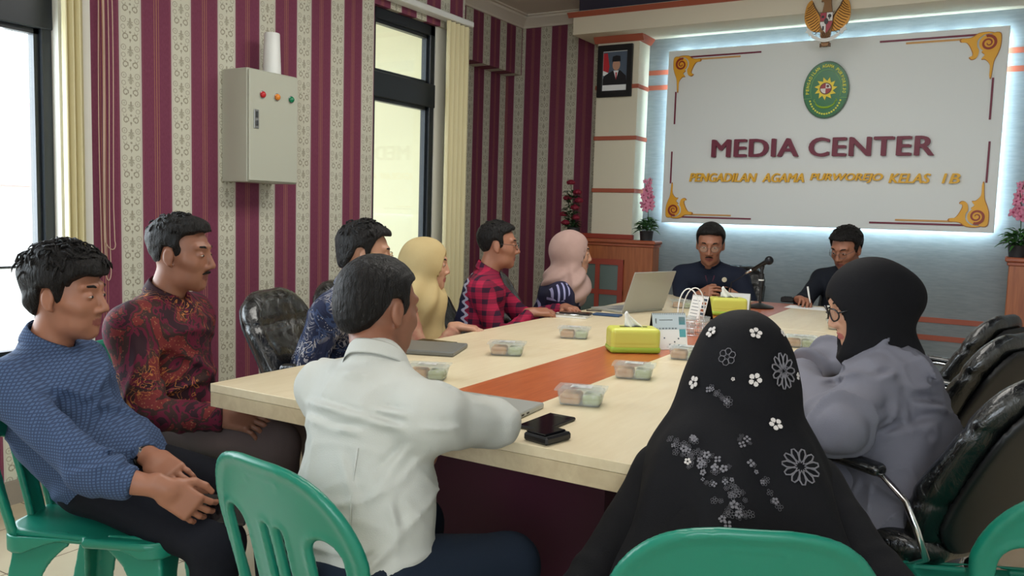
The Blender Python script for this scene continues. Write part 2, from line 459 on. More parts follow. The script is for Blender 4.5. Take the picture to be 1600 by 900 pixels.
M['paper'] = newmat('white_paper', srgb(238, 240, 240), .7)
M['silver'] = newmat('silver_laptop', srgb(176, 178, 172), .35, .35)
M['gloss_black'] = newmat('glossy_black_glass', srgb(12, 13, 16), .08)
M['yellow_box'] = newmat('yellow_green_plastic', srgb(206, 208, 92), .38)
M['lime'] = newmat('lime_plastic', srgb(158, 190, 62), .38)
M['pot'] = newmat('black_pot', srgb(40, 40, 42), .5)
def simple(name, c, r=.5, metal=0): 
    if name not in M: M[name] = newmat(name, srgb(*c), r, metal)
    return M[name]
# ------------------------------------------------------------------ the room
XW, YB, YW, ZC = -3.50, 6.68, 6.84, 3.09       # left wall, blue back wall, wallpapered back wall, ceiling
XU, XL = -4.0, -4.17                            # far part of the left wall: upper beam face and recessed lower face
YS = 5.14                                       # the step in the left wall
XR, YR = 2.6, -2.1
def S(name, mb, mat, **k): return tag(mb.build(name, mat, **k), kind='structure')
S('floor', MB().box(-6.6, XR, YR, 7.0, -.05, 0), M['floor'])
S('ceiling', MB().box(-4.4, -3.05, YR, 7.0, ZC, ZC + .05).box(-3.05, XR, YR, 1.0, ZC, ZC + .05).box(-3.05, XR, 6.15, 7.0, ZC, ZC + .05), M['ceiling'])
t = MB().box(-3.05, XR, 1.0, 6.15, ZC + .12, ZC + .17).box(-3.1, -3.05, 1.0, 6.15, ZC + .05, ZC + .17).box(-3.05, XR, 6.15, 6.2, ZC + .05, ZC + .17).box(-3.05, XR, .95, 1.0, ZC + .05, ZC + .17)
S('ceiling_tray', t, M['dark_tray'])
ph_left = 2.372
M['wp_left'] = wallpaper('striped_wallpaper', 1, ph_left)
M['wp_up'] = wallpaper('striped_wallpaper_beam', 1, onx(727.5, 60, XU).y, .274)
M['wp_low'] = wallpaper('striped_wallpaper_recess', 1, onx(727.5, 200, XL).y, .280)
M['wp_back'] = wallpaper('striped_wallpaper_back', 0, ony(844, 100, YW).x, .274)
W1a, W1b, W1z0, W1z1 = -.3, 2.085, .57, 2.60
W2a, W2b, W2z0, W2z1 = 4.135, 5.02, .12, 2.565
w = MB()
w.box(XW - .13, XW, YR, W1a, 0, ZC).box(XW - .13, XW, W1a, W1b, 0, W1z0).box(XW - .13, XW, W1a, W1b, W1z1, ZC)
w.box(XW - .13, XW, 2.228, W2a, 0, ZC).box(XW - .13, XW, W2a, W2b, W2z1, ZC).box(XW - .13, XW, W2a, W2b, 0, W2z0).box(XW - .13, XW, W2b, YS, 0, ZC)
S('wall_left', w, M['wp_left'])
S('trim_1', MB().box(XW - .13, XW + .012, W1b, 2.228, 0, ZC), M['white_wall'])
M['ext'] = newmat('cream_outside_paint', srgb(226, 222, 186), .8)
S('wall_return', MB().box(-6.5, XW - .13, YS - .06, YS, 0, ZC), M['ext'])
S('wall_left_recess', MB().box(XL - .1, XL, YS, 7.0, 0, 2.566), M['wp_low'])
S('wall_left_beam', MB().box(XL - .1, XU, YS, 7.0, 2.566, ZC), M['wp_up'])
S('wall_back', MB().box(XL, -3.03, YW, YW + .1, 0, ZC), M['wp_back'])
S('wall_back_blue', MB().box(-3.03, XR, YB, YB + .26, 0, ZC), M['blue_wall'])
S('wall_right', MB().box(XR, XR + .1, YR, 7.0, 0, ZC), M['white_wall'])
S('wall_rear', MB().box(XW - .13, 0.0, YR - .1, YR, 0, ZC).box(2.4, XR, YR - .1, YR, 0, ZC).box(0, 2.4, YR - .1, YR, 0, .95).box(0, 2.4, YR - .1, YR, 2.4, ZC), M['white_wall'])
# cornice along the recessed left wall and the papered back wall
def prof_run(name, mat, a, b, nrm, prof):
    a = Vector(a); b = Vector(b); n = Vector(nrm); mb = MB()
    P = [a + n * p[0] + Vector((0, 0, p[1])) for p in prof] + [b + n * p[0] + Vector((0, 0, p[1])) for p in prof]
    k = len(prof); mb.add(P, [(i, (i + 1) % k, k + (i + 1) % k, k + i) for i in range(k)] + [tuple(range(k))[::-1], tuple(range(k, 2 * k))])
    return S(name, mb, mat, auto=20)
cp = [(0, 0), (.0, -.10), (.018, -.10), (.022, -.082), (.05, -.05), (.085, -.03), (.09, -.012), (.12, -.012), (.12, 0)]
prof_run('trim_2', M['cornice'], (XU, YS, ZC), (XU, YW, ZC), (1, 0, 0), cp)
prof_run('trim_3', M['cornice'], (XU, YW, ZC), (-3.18, YW, ZC), (0, -1, 0), cp)
# beam across the back with terracotta trims
S('trim_4', MB().box(-3.18, XR, 6.26, YW - .005, 2.757, 2.945), M['beam'])
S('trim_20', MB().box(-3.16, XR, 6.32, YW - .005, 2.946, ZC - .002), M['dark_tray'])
op = [(0, 0), (0, -.035), (.012, -.035), (.03, -.012), (.045, 0)]
prof_run('trim_5', M['orange_trim'], (-3.22, 6.26, 2.93), (XR, 6.26, 2.93), (0, -1, 0), op)
# pilaster
S('trim_6', MB().box(-3.035, -2.665, 6.45, YB, 1.12, 2.757), M['pilaster'])
S('trim_7', MB().box(-3.035, -2.665, 6.455, YB, 0, 1.12), M['pilaster'])
S('trim_8', MB().box(-3.13, -3.045, YW - .06, YW + .01, 0, 2.757), newmat('grey_door_casing', srgb(150, 140, 118), .6))
def band(i, z, h, side=True):
    b = MB().box(-3.045, -2.655, 6.44, YB - .001, z - h / 2, z + h / 2, .004)
    S('trim_%d' % i, b, M['orange_trim'])
band(9, 1.925, .034); band(10, 1.49, .034); band(11, 2.345, .034)
prof_run('trim_12', M['orange_trim'], (-3.06, 6.45, 2.757), (-2.665 + .04, 6.45, 2.757), (0, -1, 0), [(0, 0), (0, -.05), (.01, -.05), (.035, -.02), (.045, 0)])
prof_run('trim_13', M['orange_trim'], (-2.665, 6.45, 2.757), (-2.665, YB, 2.757), (1, 0, 0), [(0, 0), (0, -.05), (.01, -.05), (.035, -.02), (.045, 0)])
for i, z in enumerate((2.481, 2.357, .595, .466)):
    S('trim_%d' % (14 + i), MB().box(-2.662, XR, YB - .006, YB, z - .019, z + .019), M['orange_trim'])
S('baseboard_left', MB().box(XW, XW + .015, YR, W2a, 0, .10).box(XW, XW + .015, W2b, YS, 0, .10), M['baseboard'])
S('baseboard_back', MB().box(-2.66, XR, YB - .015, YB - .001, 0, .10), M['baseboard'])

# windows
def window(name, y0, y1, z0, z1, zt, th, fr, split=None):
    r = empty(name, (XW - .07, (y0 + y1) / 2, z0), None, None); tag(r, kind='structure')
    x0, x1 = -.035, .035; cy = (y1 - y0) / 2; H = z1 - z0
    f = MB()
    f.box(x0, x1, -cy, -cy + fr, 0, H, .004).box(x0, x1, cy - fr, cy, 0, H, .004)
    f.box(x0, x1, -cy, cy, 0, fr, .004).box(x0, x1, -cy, cy, H - fr * 1.3, H, .004)
    f.box(x0, x1 + .01, -cy, cy, zt - z0, zt + th - z0, .004)
    # stepped inner sashes
    for a, b in ((fr, zt - z0), (zt + th - z0, H - fr * 1.3)):
        s = .022
        f.box(x0 + .01, x1 - .02, -cy + fr, -cy + fr + s, a, b).box(x0 + .01, x1 - .02, cy - fr - s, cy - fr, a, b)
        f.box(x0 + .01, x1 - .02, -cy + fr, cy - fr, a, a + s).box(x0 + .01, x1 - .02, -cy + fr, cy - fr, b - s, b)
    if split is not None: f.box(x0, x1, split - .025 - (y0 + y1) / 2, split + .025 - (y0 + y1) / 2, 0, H, .004)
    f.build('window_frame', M['frame_dark'], r)
    MB().box(-.004, .004, -cy + fr, cy - fr, fr, H - fr).build('pane', M['glass'], r)
    return r
window('window_1', W1a, W1b, W1z0, W1z1, 1.99, .15, .045, .9)
window('window_2', W2a, 4.83, W2z0, W2z1, 2.0, .16, .055)
S('trim_18', MB().box(XW - .11, XW - .03, 4.83, W2b, W2z0, W2z1), M['white_wall'])
S('window_sill', MB().box(XW - .12, XW + .03, W1a, W1b, W1z0 - .03, W1z0 - .001, .004), M['white_wall'])

# vertical blinds gathered beside the windows
def blind(name, y0, y1, z0, z1, x, n, label, grp=None):
    mb = MB(); L = y1 - y0; k = n * 8
    pts = [(x + .022 * math.sin(2 * PI * i / 8.0) , y0 + L * i / k) for i in range(k + 1)]
    poly = pts + [(px + .006, py) for px, py in pts[::-1]]
    F = lambda u, v, w: (u, v, w + z0)
    nn = len(poly)
    mb.add([(u, v, z0) for u, v in poly] + [(u, v, z1) for u, v in poly], [(i, (i + 1) % nn, nn + (i + 1) % nn, nn + i) for i in range(nn)])
    o = mb.build(name, M['blind'], smooth=True, origin=(x, (y0 + y1) / 2, z0))
    return tag(o, label, 'blind')
B1 = blind('window_blind', 2.07, 2.16, .60, 2.75, XW + .06, 3, 'cream blind drawn into a narrow stack beside the bright left window')
blind('window_blind', 4.83, 5.11, .15, 2.60, XW + .06, 5, 'cream blind gathered against the dark frame of the tall window in the striped wall')
rl = MB().box(XW + .003, XW + .095, 4.12, 5.125, 2.605, 2.645, .006)
tag(rl.build('blind_rail', M['white_plastic'], origin=(XW + .05, 4.6, 2.6)), 'white blind rail fixed above the tall dark-framed window', 'rail')
rl = MB().box(XW + .013, XW + .095, -.35, 2.20, 2.755, 2.80, .006)
tag(rl.build('blind_rail', M['white_plastic'], origin=(XW + .05, 1.0, 2.75)), 'white blind rail fixed above the bright left window', 'rail')
cd = MB()
for dx, (a, b, zb) in enumerate(((2.262, 2.285, 1.02), (2.275, 2.30, .96), (2.268, 2.315, 1.1))):
    x = XW + .02 + dx * .008
    pts = [(x, a, 2.9)] + [(x, a + .006 * math.sin(z * 3 + dx), z) for z in np.linspace(2.8, zb + .15, 12)]
    pts += [(x, a + (b - a) * (1 - math.cos(q)) / 2 + (.012 if dx == 2 else 0) * math.sin(q), zb - .04 * math.sin(q)) for q in np.linspace(0, PI, 9)]
    pts += [(x, b + .004 * math.sin(z * 4), z) for z in np.linspace(zb + .15, 2.8, 12)] + [(x, b, 2.9)]
    cd.tube(pts, .0022, 5)
cd.v = [tuple(Vector(p) - B1.location) for p in cd.v]; cd.build('pull_cord', newmat('beige_cord', srgb(206, 178, 158), .7), B1, smooth=True)

# outside the windows
o = MB().box(-4.9, -4.75, -2, 3.0, 2.28, 2.5).box(-6.6, -6.4, -2, 3.0, 1.97, 2.12).box(-6.3, XW - .135, 2.9, YS - .07, 2.95, 3.05)  # veranda beams, then an unseen eave slab added to shade the tall window
S('trim_19', o, newmat('veranda_and_shade_slab_paint', srgb(222, 220, 210), .7))
hs = empty('neighbour_house', (-18, 6.2, 0), 'pale house with a reddish tiled roof seen through the left window', 'house')
MB().box(-2, 2, -9, 9, 0, 1.6).build('wall', newmat('pale_house_wall', srgb(225, 225, 222), .8), hs)
MB().add([(2.6, -9.5, 1.5), (2.6, 9.5, 1.5), (0, 9.5, 3.3), (0, -9.5, 3.3), (-2.6, 9.5, 1.5), (-2.6, -9.5, 1.5)], [(0, 1, 2, 3), (3, 2, 4, 5), (0, 3, 5), (1, 4, 2), (0, 5, 4, 1)]).build('roof', newmat('pale_red_roof_tiles', srgb(214, 160, 150), .8), hs)
S('ground', MB().box(-60, -6.6, -30, 60, -.1, -.05), newmat('pale_ground', srgb(200, 196, 186), .9))

# ------------------------------------------------------------------ the sign on the back wall
def bez(pts, n=6):
    """closed Catmull-Rom outline"""
    out = []; m = len(pts)
    for i in range(m):
        p0, p1, p2, p3 = [np.array(pts[(i + k) % m], float) for k in (-1, 0, 1, 2)]
        for j in range(n):
            t = j / n
            out.append(tuple(.5 * ((2 * p1) + (-p0 + p2) * t + (2 * p0 - 5 * p1 + 4 * p2 - p3) * t * t + (-p0 + 3 * p1 - 3 * p2 + p3) * t ** 3)))
    return out
SY = 6.58
FB = lambda y: (lambda u, v, w: (u, y - w, v))
SX0, SX1, SZ0, SZ1 = -2.458, -.059, 1.238, 2.63
sign = empty('wall_sign', ((SX0 + SX1) / 2, YB, SZ0), 'large white backlit sign board with maroon lettering between the two orchids', 'sign')
so = Vector(sign.location)
def sp(mb, name, mat, **k): 
    mb.v = [tuple(Vector(p) - so) for p in mb.v]; return mb.build(name, mat, sign, **k)
sp(MB().box(SX0, SX1, SY, SY + .045, SZ0, SZ1, .003), 'board', newmat('white_sign_board', srgb(222, 226, 224), .55))
fr_ = MB()
for (a, b, c, d) in ((SX0 + .12, SX1 - .12, SZ0 + .1, SZ0 + .13), (SX0 + .12, SX1 - .12, SZ1 - .13, SZ1 - .1), (SX0 + .1, SX0 + .13, SZ0 + .1, SZ1 - .1), (SX1 - .13, SX1 - .1, SZ0 + .1, SZ1 - .1)):
    fr_.box(a, b, SY + .046, YB - .001, c, d)
sp(fr_, 'back_batten', M['black'])
led = newmat('led_strip', (1, 1, 1), .5); p = bsdf(led); p.inputs['Emission Color'].default_value = (.66, .88, 1.0, 1); p.inputs['Emission Strength'].default_value = 60
sg = .20
x = SX0 + .05
while x < SX1 - .05:
    lm = MB(); lm.box(x, min(x + sg * .62, SX1 - .03), SY + .046, SY + .056, SZ1 - .045, SZ1 - .033); x += sg
    sp(lm, 'led_strip', led)
lm = MB(); lm.box(SX0 + .03, SX1 - .03, SY + .046, SY + .056, SZ0 + .03, SZ0 + .042); sp(lm, 'led_strip', led)
for X in (SX0 + .03, SX1 - .042):
    lm = MB(); lm.box(X, X + .012, SY + .046, SY + .056, SZ0 + .03, SZ1 - .03); sp(lm, 'led_strip', led)
maroon_l = newmat('maroon_letters', srgb(110, 16, 48), .4); yellow_l = newmat('yellow_letters', srgb(226, 172, 34), .4)
def text_mesh(s, th=.02, off=0.0, shear=0.0, spacing=1.0):
    cu = bpy.data.curves.new('t', 'FONT'); cu.body = s; cu.size = 1; cu.extrude = th / 2; cu.offset = off; cu.shear = shear; cu.space_character = spacing; cu.resolution_u = 4
    ob = bpy.data.objects.new('t', cu); COL.objects.link(ob); bpy.context.view_layer.update()
    me = bpy.data.meshes.new_from_object(ob.evaluated_get(bpy.context.evaluated_depsgraph_get()))
    v = np.array([tuple(q.co) for q in me.vertices]); f = [tuple(p.vertices) for p in me.polygons]
    bpy.data.objects.remove(ob); bpy.data.curves.remove(cu); bpy.data.meshes.remove(me)
    return v, f
def wall_text(s, x0, x1, z0, z1, y, th, off=0, shear=0, spacing=1, ang=0.0, c=None):
    v, f = text_mesh(s, 1.0, off, shear, spacing)
    lo, hi = v.min(0), v.max(0); sc = (x1 - x0) / (hi[0] - lo[0]), (z1 - z0) / (hi[1] - lo[1])
    u = x0 + (v[:, 0] - lo[0]) * sc[0]; w = z0 + (v[:, 1] - lo[1]) * sc[1]; d = y - (v[:, 2] - lo[2]) * th
    if c is not None:
        cu, cw = (x0 + x1) / 2, (z0 + z1) / 2; du, dw = u - cu, w - cw
        u = c[0] + du * math.cos(ang) - dw * math.sin(ang); w = c[1] + du * math.sin(ang) + dw * math.cos(ang)
    return np.stack([u, d, w], 1), f
mb = MB()
for dx, dz in ((-.007, 0), (0, 0), (.007, 0), (-.004, .003), (.004, -.003)):
    v, f = wall_text('MEDIA CENTER', -2.048, -.466, 1.768, 1.905, SY - .001, .028, spacing=1.06); mb.add(v + np.array([dx, dx * .06 + dz * .05, dz]), f)
sp(mb, 'title_lettering', maroon_l)
mb = MB()
subs = [('PENGADILAN', 0.0, .278), ('AGAMA', .302, .462), ('PURWOREJO', .486, .745), ('KELAS', .768, .905), ('1', .945, .958), ('B', .968, 1.0)]
for s, a, b in subs:
    L = 1.936; mb = MB()
    for dx, dz in ((-.0035, 0), (.0035, 0), (0, .002)):
        v, f = wall_text(s, -2.226 + a * L, -2.226 + b * L, 1.573, 1.641, SY - .001, .02, shear=.22); mb.add(v + np.array([dx, dx * .12 + dz * .1, dz]), f)
    sp(mb, 'subtitle_lettering', yellow_l)
gold = newmat('gold_ornament', srgb(232, 170, 40), .4); gold_d = newmat('dark_gold_ornament', srgb(176, 112, 30), .4); red_o = newmat('rust_spiral', srgb(150, 50, 18), .4); tan_l = newmat('tan_line', srgb(206, 156, 90), .5)
def corner(cx, cz, sx, sz, big=1.0):
    def T(p): return (cx + sx * p[0] * big, cz + sz * p[1] * big)
    a = MB(); a.mi = 0
    leaves = [
        [(.005, .0), (.0, .07), (.012, .12), (.03, .17), (.038, .26), (.048, .26), (.05, .19), (.075, .155), (.098, .15), (.082, .125), (.1, .105), (.075, .09), (.06, .05), (.05, .0)],
        [(.04, -.004), (.09, .0), (.125, .03), (.128, .07), (.115, .1), (.125, .14), (.15, .15), (.165, .135), (.15, .128), (.148, .11), (.165, .07), (.185, .045), (.215, .04), (.215, .02), (.16, .016), (.12, -.008), (.07, -.012)]]
    for L in leaves:
        a.mi = 1; a.prism([T((.075 + (p[0] - .075) * 1.06, .08 + (p[1] - .08) * 1.05)) for p in bez(L, 4)], FB(SY - .0005), .006)
        a.mi = 0; a.prism([T(p) for p in bez(L, 4)], FB(SY - .007), .005)
    a.mi = 0; a.prism([T((.066 + .052 * math.cos(q), .055 + .052 * math.sin(q))) for q in np.linspace(0, 2 * PI, 28, endpoint=False)], FB(SY - .011), .004)
    a.mi = 2
    sp_o = []; sp_i = []
    for q in np.linspace(0, 3.6 * PI, 44):
        r = .006 + .0031 * q; wdt = .0035 + .0009 * q
        sp_o.append((.066 + (r + wdt) * math.cos(q), .055 + (r + wdt) * math.sin(q))); sp_i.append((.066 + (r - wdt * .3) * math.cos(q), .055 + (r - wdt * .3) * math.sin(q)))
    F = FB(SY - .0155)
    for i in range(len(sp_o) - 1):
        a.prism([T(sp_o[i]), T(sp_o[i + 1]), T(sp_i[i + 1]), T(sp_i[i])], F, .003)
    sp(a, 'corner_ornament', [gold, gold_d, red_o])
    b = MB(); b.mi = 0
    def bar(u0, u1, v0, v1):
        p, q = T((u0, v0)), T((u1, v1)); b.box(min(p[0], q[0]), max(p[0], q[0]), SY - .006, SY - .0005, min(p[1], q[1]), max(p[1], q[1]))
    bar(.11, .70, -.008, .004); bar(.02, .032, .27, .53)
    b.mi = 1; bar(.2, .54, .014, .026)
    sp(b, 'border_line', [maroon_l, tan_l])
corner(SX0 + .04, SZ0 + .05, 1, 1); corner(SX1 - .04, SZ0 + .05, -1, 1, 1.08); corner(SX0 + .05, SZ1 - .06, 1, -1); corner(SX1 - .05, SZ1 - .05, -1, -1, 1.08)

# green oval court plaque
OC = (-1.212, 2.257); OR = (.163, .210)
pl = empty('court_plaque', (OC[0], SY, OC[1] - OR[1]), 'green oval plaque with a yellow sunburst on the white sign board', 'plaque'); po = Vector(pl.location)
def pp(mb, name, mat, **k):
    mb.v = [tuple(Vector(p) - po) for p in mb.v]; return mb.build(name, mat, pl, **k)
ov = lambda s, n=48, s2=None: [(OC[0] + OR[0] * s * math.cos(q), OC[1] + OR[1] * (s2 or s) * math.sin(q)) for q in np.linspace(0, 2 * PI, n, endpoint=False)]
g1 = newmat('plaque_green', srgb(22, 112, 62), .3); g2 = newmat('plaque_rim', srgb(34, 84, 52), .3); yl = newmat('plaque_yellow', srgb(222, 222, 60), .4)
mb = MB(); mb.prism(ov(1), FB(SY - .0005), .02); pp(mb, 'plaque_rim', g2)
mb = MB(); mb.prism(ov(.955), FB(SY - .021), .004); pp(mb, 'plaque_face', g1)
mb = MB()                                                          # thin yellow-green outline of the inner arch
arc = [(OC[0] + OR[0] * .66 * math.cos(q), OC[1] + OR[1] * .70 * math.sin(q)) for q in np.linspace(-.42, PI + .42, 40)]
arc = [(OC[0] + OR[0] * .93, OC[1] - OR[1] * .30)] + arc + [(OC[0] - OR[0] * .93, OC[1] - OR[1] * .30)]
mb.tube([(p[0], SY - .026, p[1]) for p in arc], .0018, 4); pp(mb, 'inner_line', newmat('pale_green_line', srgb(150, 200, 130), .4))
mb = MB(); txt = 'PENGADILAN AGAMA PURWOREJO'
for i, ch in enumerate(txt):
    if ch == ' ': continue
    q = PI + .12 - (PI + .24) * (i / (len(txt) - 1.0))
    c = (OC[0] + OR[0] * .80 * math.cos(q), OC[1] + OR[1] * .835 * math.sin(q))
    tx, tz = -OR[0] * .8 * math.sin(q), OR[1] * .835 * math.cos(q); ang = math.atan2(-tz, -tx)
    wch = .005 if ch == 'I' else .017
    v, f = wall_text(ch, -wch / 2, wch / 2, -.0115, .0115, SY - .0255, .004, off=.02, ang=math.atan2(-tz, -tx) + (0 if True else PI), c=c)
    mb.add(v, f)
pp(mb, 'plaque_lettering', yl)
mb = MB(); sc0 = (OC[0], OC[1] + .008)
star = []
for i in range(11):
    a0 = 2 * PI * i / 11
    star += [(sc0[0] + .082 * math.cos(a0 + .12), sc0[1] + .086 * math.sin(a0 + .12)), (sc0[0] + .052 * math.cos(a0 + .28), sc0[1] + .056 * math.sin(a0 + .28))]
mb.prism(star, FB(SY - .0255), .005); pp(mb, 'sunburst', newmat('sunburst_yellow', srgb(236, 210, 40), .4))
mb = MB(); circ = lambda c, r, n=20, a=0, b=2 * PI: [(c[0] + r * math.cos(q), c[1] + r * math.sin(q)) for q in np.linspace(a, b, n, endpoint=(b - a < 6))]
mb.mi = 0; mb.prism(circ(sc0, .043), FB(SY - .031), .003)
mb.mi = 1; mb.prism([sc0] + circ(sc0, .036, 8, 0, PI / 2), FB(SY - .0345), .002); mb.prism([sc0] + circ(sc0, .036, 8, PI, 1.5 * PI), FB(SY - .0345), .002)
mb.mi = 2; mb.prism([sc0] + circ(sc0, .036, 8, PI / 2, PI), FB(SY - .0345), .002); mb.prism([sc0] + circ(sc0, .036, 8, 1.5 * PI, 2 * PI), FB(SY - .0345), .002)
mb.mi = 0; mb.prism(circ((sc0[0] + .015, sc0[1] + .016), .010, 10), FB(SY - .037), .002)
pp(mb, 'round_shield', [newmat('shield_brown', srgb(96, 44, 30), .4), newmat('shield_white', srgb(226, 222, 214), .4), newmat('shield_red', srgb(160, 40, 48), .4)])
mb = MB()
rb = [(OC[0] + .07 * math.cos(q), OC[1] - .085 + .045 * math.sin(q)) for q in np.linspace(PI + .2, 2 * PI - .2, 14)]
mb.tube([(p[0], SY - .027, p[1]) for p in rb], [.004 + .004 * math.sin(PI * i / 13) for i in range(14)], 6)
mb.tube([(OC[0] - .068, SY - .027, OC[1] - .09), (OC[0] - .082, SY - .027, OC[1] - .078), (OC[0] - .075, SY - .027, OC[1] - .068)], .004, 5)
mb.tube([(OC[0] + .068, SY - .027, OC[1] - .09), (OC[0] + .082, SY - .027, OC[1] - .078), (OC[0] + .075, SY - .027, OC[1] - .068)], .004, 5)
pp(mb, 'ribbon', newmat('ribbon_green_gold', srgb(150, 190, 60), .4))
mb = MB()
for q in np.linspace(PI + .35, 2 * PI - .35, 17):
    c = (OC[0] + OR[0] * .70 * math.cos(q), OC[1] - .03 + OR[1] * .70 * math.sin(q))
    mb.prism([(c[0] + .0075 * math.cos(a) , c[1] + .0075 * math.sin(a)) for a in np.linspace(0, 2 * PI, 6, endpoint=False)], FB(SY - .0255), .003)
pp(mb, 'bead_row', yl)

# ------------------------------------------------------------------ Garuda emblem on the beam
GY = 6.245
g_l, g_r, g_b = ony(1256, 60, GY), ony(1327, 60, GY), ony(1288, 74, GY)
GX = (g_l.x + g_r.x) / 2; GZ = g_b.z; GW = (g_r.x - g_l.x)
gar = empty('eagle_emblem', (GX, GY, GZ), 'golden spread-winged eagle emblem with a quartered shield hanging on the beam above the sign', 'emblem'); go = Vector(gar.location)
def gp(mb, name, mat, **k): mb.v = [(p[0], p[1], p[2] * 1.42) for p in mb.v]; return mb.build(name, mat, gar, **k)
FG = lambda y: (lambda u, v, w: (u, -y - w, v))
gm = newmat('emblem_gold', srgb(190, 132, 44), .38, .3); gdk = newmat('emblem_bronze', srgb(104, 70, 38), .45, .2)
hw = GW / 2
for s in (-1, 1):
    wing = [(.16, .62), (.22, .80), (.28, .98), (.40, 1.12), (.54, 1.26), (.64, 1.42), (.72, 1.52), (.90, 1.40), (.98, 1.20), (1.0, .98), (.95, .80), (.84, .66), (.66, .54), (.42, .50), (.22, .50)]
    mb = MB(); mb.mi = 0; mb.prism([(s * u * hw, v * hw) for u, v in bez(wing, 4)], FG(.0), .018)
    mb.mi = 1
    for i in range(12):                                            # feather grooves
        t = i / 11.0; a = (.24 + .40 * t, .60 + .82 * t); e = (.52 + .48 * min(1, t * 1.5) - .12 * max(0, t - .7) / .3, .41 + .72 * t + .12 * t)
        mb.tube([(s * a[0] * hw, -.019, a[1] * hw), (s * (a[0] + e[0]) / 2 * hw, -.021, ((a[1] + e[1]) / 2 - .03) * hw), (s * e[0] * hw, -.019, e[1] * hw)], .0018, 4)
    mb.tube([(s * u * hw, -.019, v * hw) for u, v in ((.18, .66), (.24, .82), (.30, .98), (.42, 1.12), (.56, 1.28), (.66, 1.44))], .004, 5)
    gp(mb, 'wing', [gm, gdk])
mb = MB(); body = [(-.20, 1.05), (-.16, 1.22), (-.13, 1.36), (-.20, 1.44), (-.26, 1.42), (-.22, 1.52), (-.10, 1.60), (.06, 1.60), (.16, 1.50), (.18, 1.30), (.24, 1.05), (.28, .7), (.22, .45), (.18, .2), (.12, .02), (-.12, .02), (-.18, .2), (-.24, .45), (-.28, .7)]
mb.mi = 0; mb.prism([(u * hw, v * hw) for u, v in bez(body, 3)], FG(.012), .03); mb.mi = 1
for r in range(7):
    for c in range(-2, 3): ball(mb, (c * .075 * hw + (.03 * hw if r % 2 else 0), -.042, (.12 + r * .05) * hw), .0045, 6)
for c in range(-3, 4): mb.box((c * .07 - .02) * hw, (c * .07 + .02) * hw, -.04, -.014, -.01 * hw, .1 * hw)
ball(mb, (-.06 * hw, -.042, 1.48 * hw), .004, 6)
gp(mb, 'body', [newmat('emblem_brown', srgb(140, 96, 46), .45), gdk])
def sh(u, v): return (u * hw, v * hw)
SHD = [(-.26, 1.06), (.30, 1.06), (.30, .72), (.2, .52), (.02, .36), (-.16, .52), (-.26, .72)]
mb = MB(); mb.mi = 0; mb.prism([sh(*p) for p in SHD], FG(.043), .008)
q = lambda P, m: (setattr(mb, 'mi', m), mb.prism([sh(*p) for p in P], FG(.0515), .004))
q([(-.24, 1.04), (.01, 1.04), (.01, .78), (-.24, .78)], 1); q([(.03, 1.04), (.28, 1.04), (.28, .78), (.03, .78)], 2)
q([(-.24, .76), (.01, .76), (.01, .40), (-.14, .53), (-.24, .70)], 2); q([(.03, .76), (.28, .76), (.28, .72), (.18, .53), (.03, .40)], 1)
mb.mi = 3; mb.prism([sh(.02 + .09 * math.cos(a), .77 + .10 * math.sin(a)) for a in np.linspace(0, 2 * PI, 10, endpoint=False)], FG(.056), .004)
mb.prism([sh(.155 + .08 * math.cos(a), .93 + .06 * math.sin(a)) for a in np.linspace(0, 2 * PI, 10, endpoint=False)], FG(.056), .003); mb.box(.14 * hw, .17 * hw, -.058, -.055, .82 * hw, .9 * hw)
mb.box(-.19 * hw, -.08 * hw, -.058, -.055, .88 * hw, .95 * hw); mb.box(-.14 * hw, -.06 * hw, -.058, -.055, .5 * hw, .62 * hw)
gp(mb, 'shield', [gdk, newmat('emblem_red', srgb(166, 40, 60), .4), newmat('emblem_white', srgb(226, 222, 216), .4), newmat('emblem_black', srgb(24, 22, 22), .4)])
mb = MB(); up = []; dn = []
for t in np.linspace(-1, 1, 17): up.append((t * .62, .24 + .20 * t * t)); dn.append((t * .62, .12 + .20 * t * t))
mb.prism([sh(*p) for p in up + dn[::-1]], FG(.046), .006)
for s in (-1, 1): mb.prism([sh(s * u, v) for u, v in ((.60, .40), (.72, .36), (.80, .46), (.92, .48), (.84, .56), (.86, .66), (.74, .56), (.62, .52))], FG(.03), .006)
gp(mb, 'ribbon', newmat('emblem_ribbon', srgb(220, 220, 214), .5))

# ------------------------------------------------------------------ portrait on the pilaster
pf = empty('framed_portrait', (-2.868, 6.45, 2.262), 'small black-framed portrait of a person in a dark suit on the cream pilaster', 'picture')
def fp(mb, name, mat): return mb.build(name, mat, pf)
pw, phh = .155, .425
FP = lambda y: (lambda u, v, w: (u, -y - w, v))
mb = MB().box(-pw, pw, -.03, -.001, 0, .052, .004).box(-pw, pw, -.03, -.001, phh - .05, phh, .004).box(-pw, -pw + .045, -.03, -.001, .04, phh - .04, .004).box(pw - .045, pw, -.03, -.001, .04, phh - .04, .004)
fp(mb, 'frame', M['black'])
mb = MB(); mb.mi = 0; mb.box(-pw + .04, pw - .04, -.012, -.004, .04, phh - .04)
mb.mi = 1; mb.box(-pw + .048, pw - .048, -.0135, -.0125, .10, phh - .055)
mb.mi = 2; mb.prism([(-.107, .36), (-.107, .22), (-.06, .2), (-.05, .25), (-.07, .36)], FP(.0137), .0006)
mb.mi = 0; mb.prism([(-.107, .22), (-.107, .18), (-.07, .17), (-.06, .2)], FP(.0137), .0006)
mb.mi = 3; mb.prism([(-.107, .10), (.107, .10), (.10, .17), (.05, .215), (-.02, .215), (-.09, .18), (-.107, .15)], FP(.0145), .0006)
mb.mi = 0; mb.prism([(-.012, .215), (.034, .215), (.012, .145)], FP(.0153), .0006)
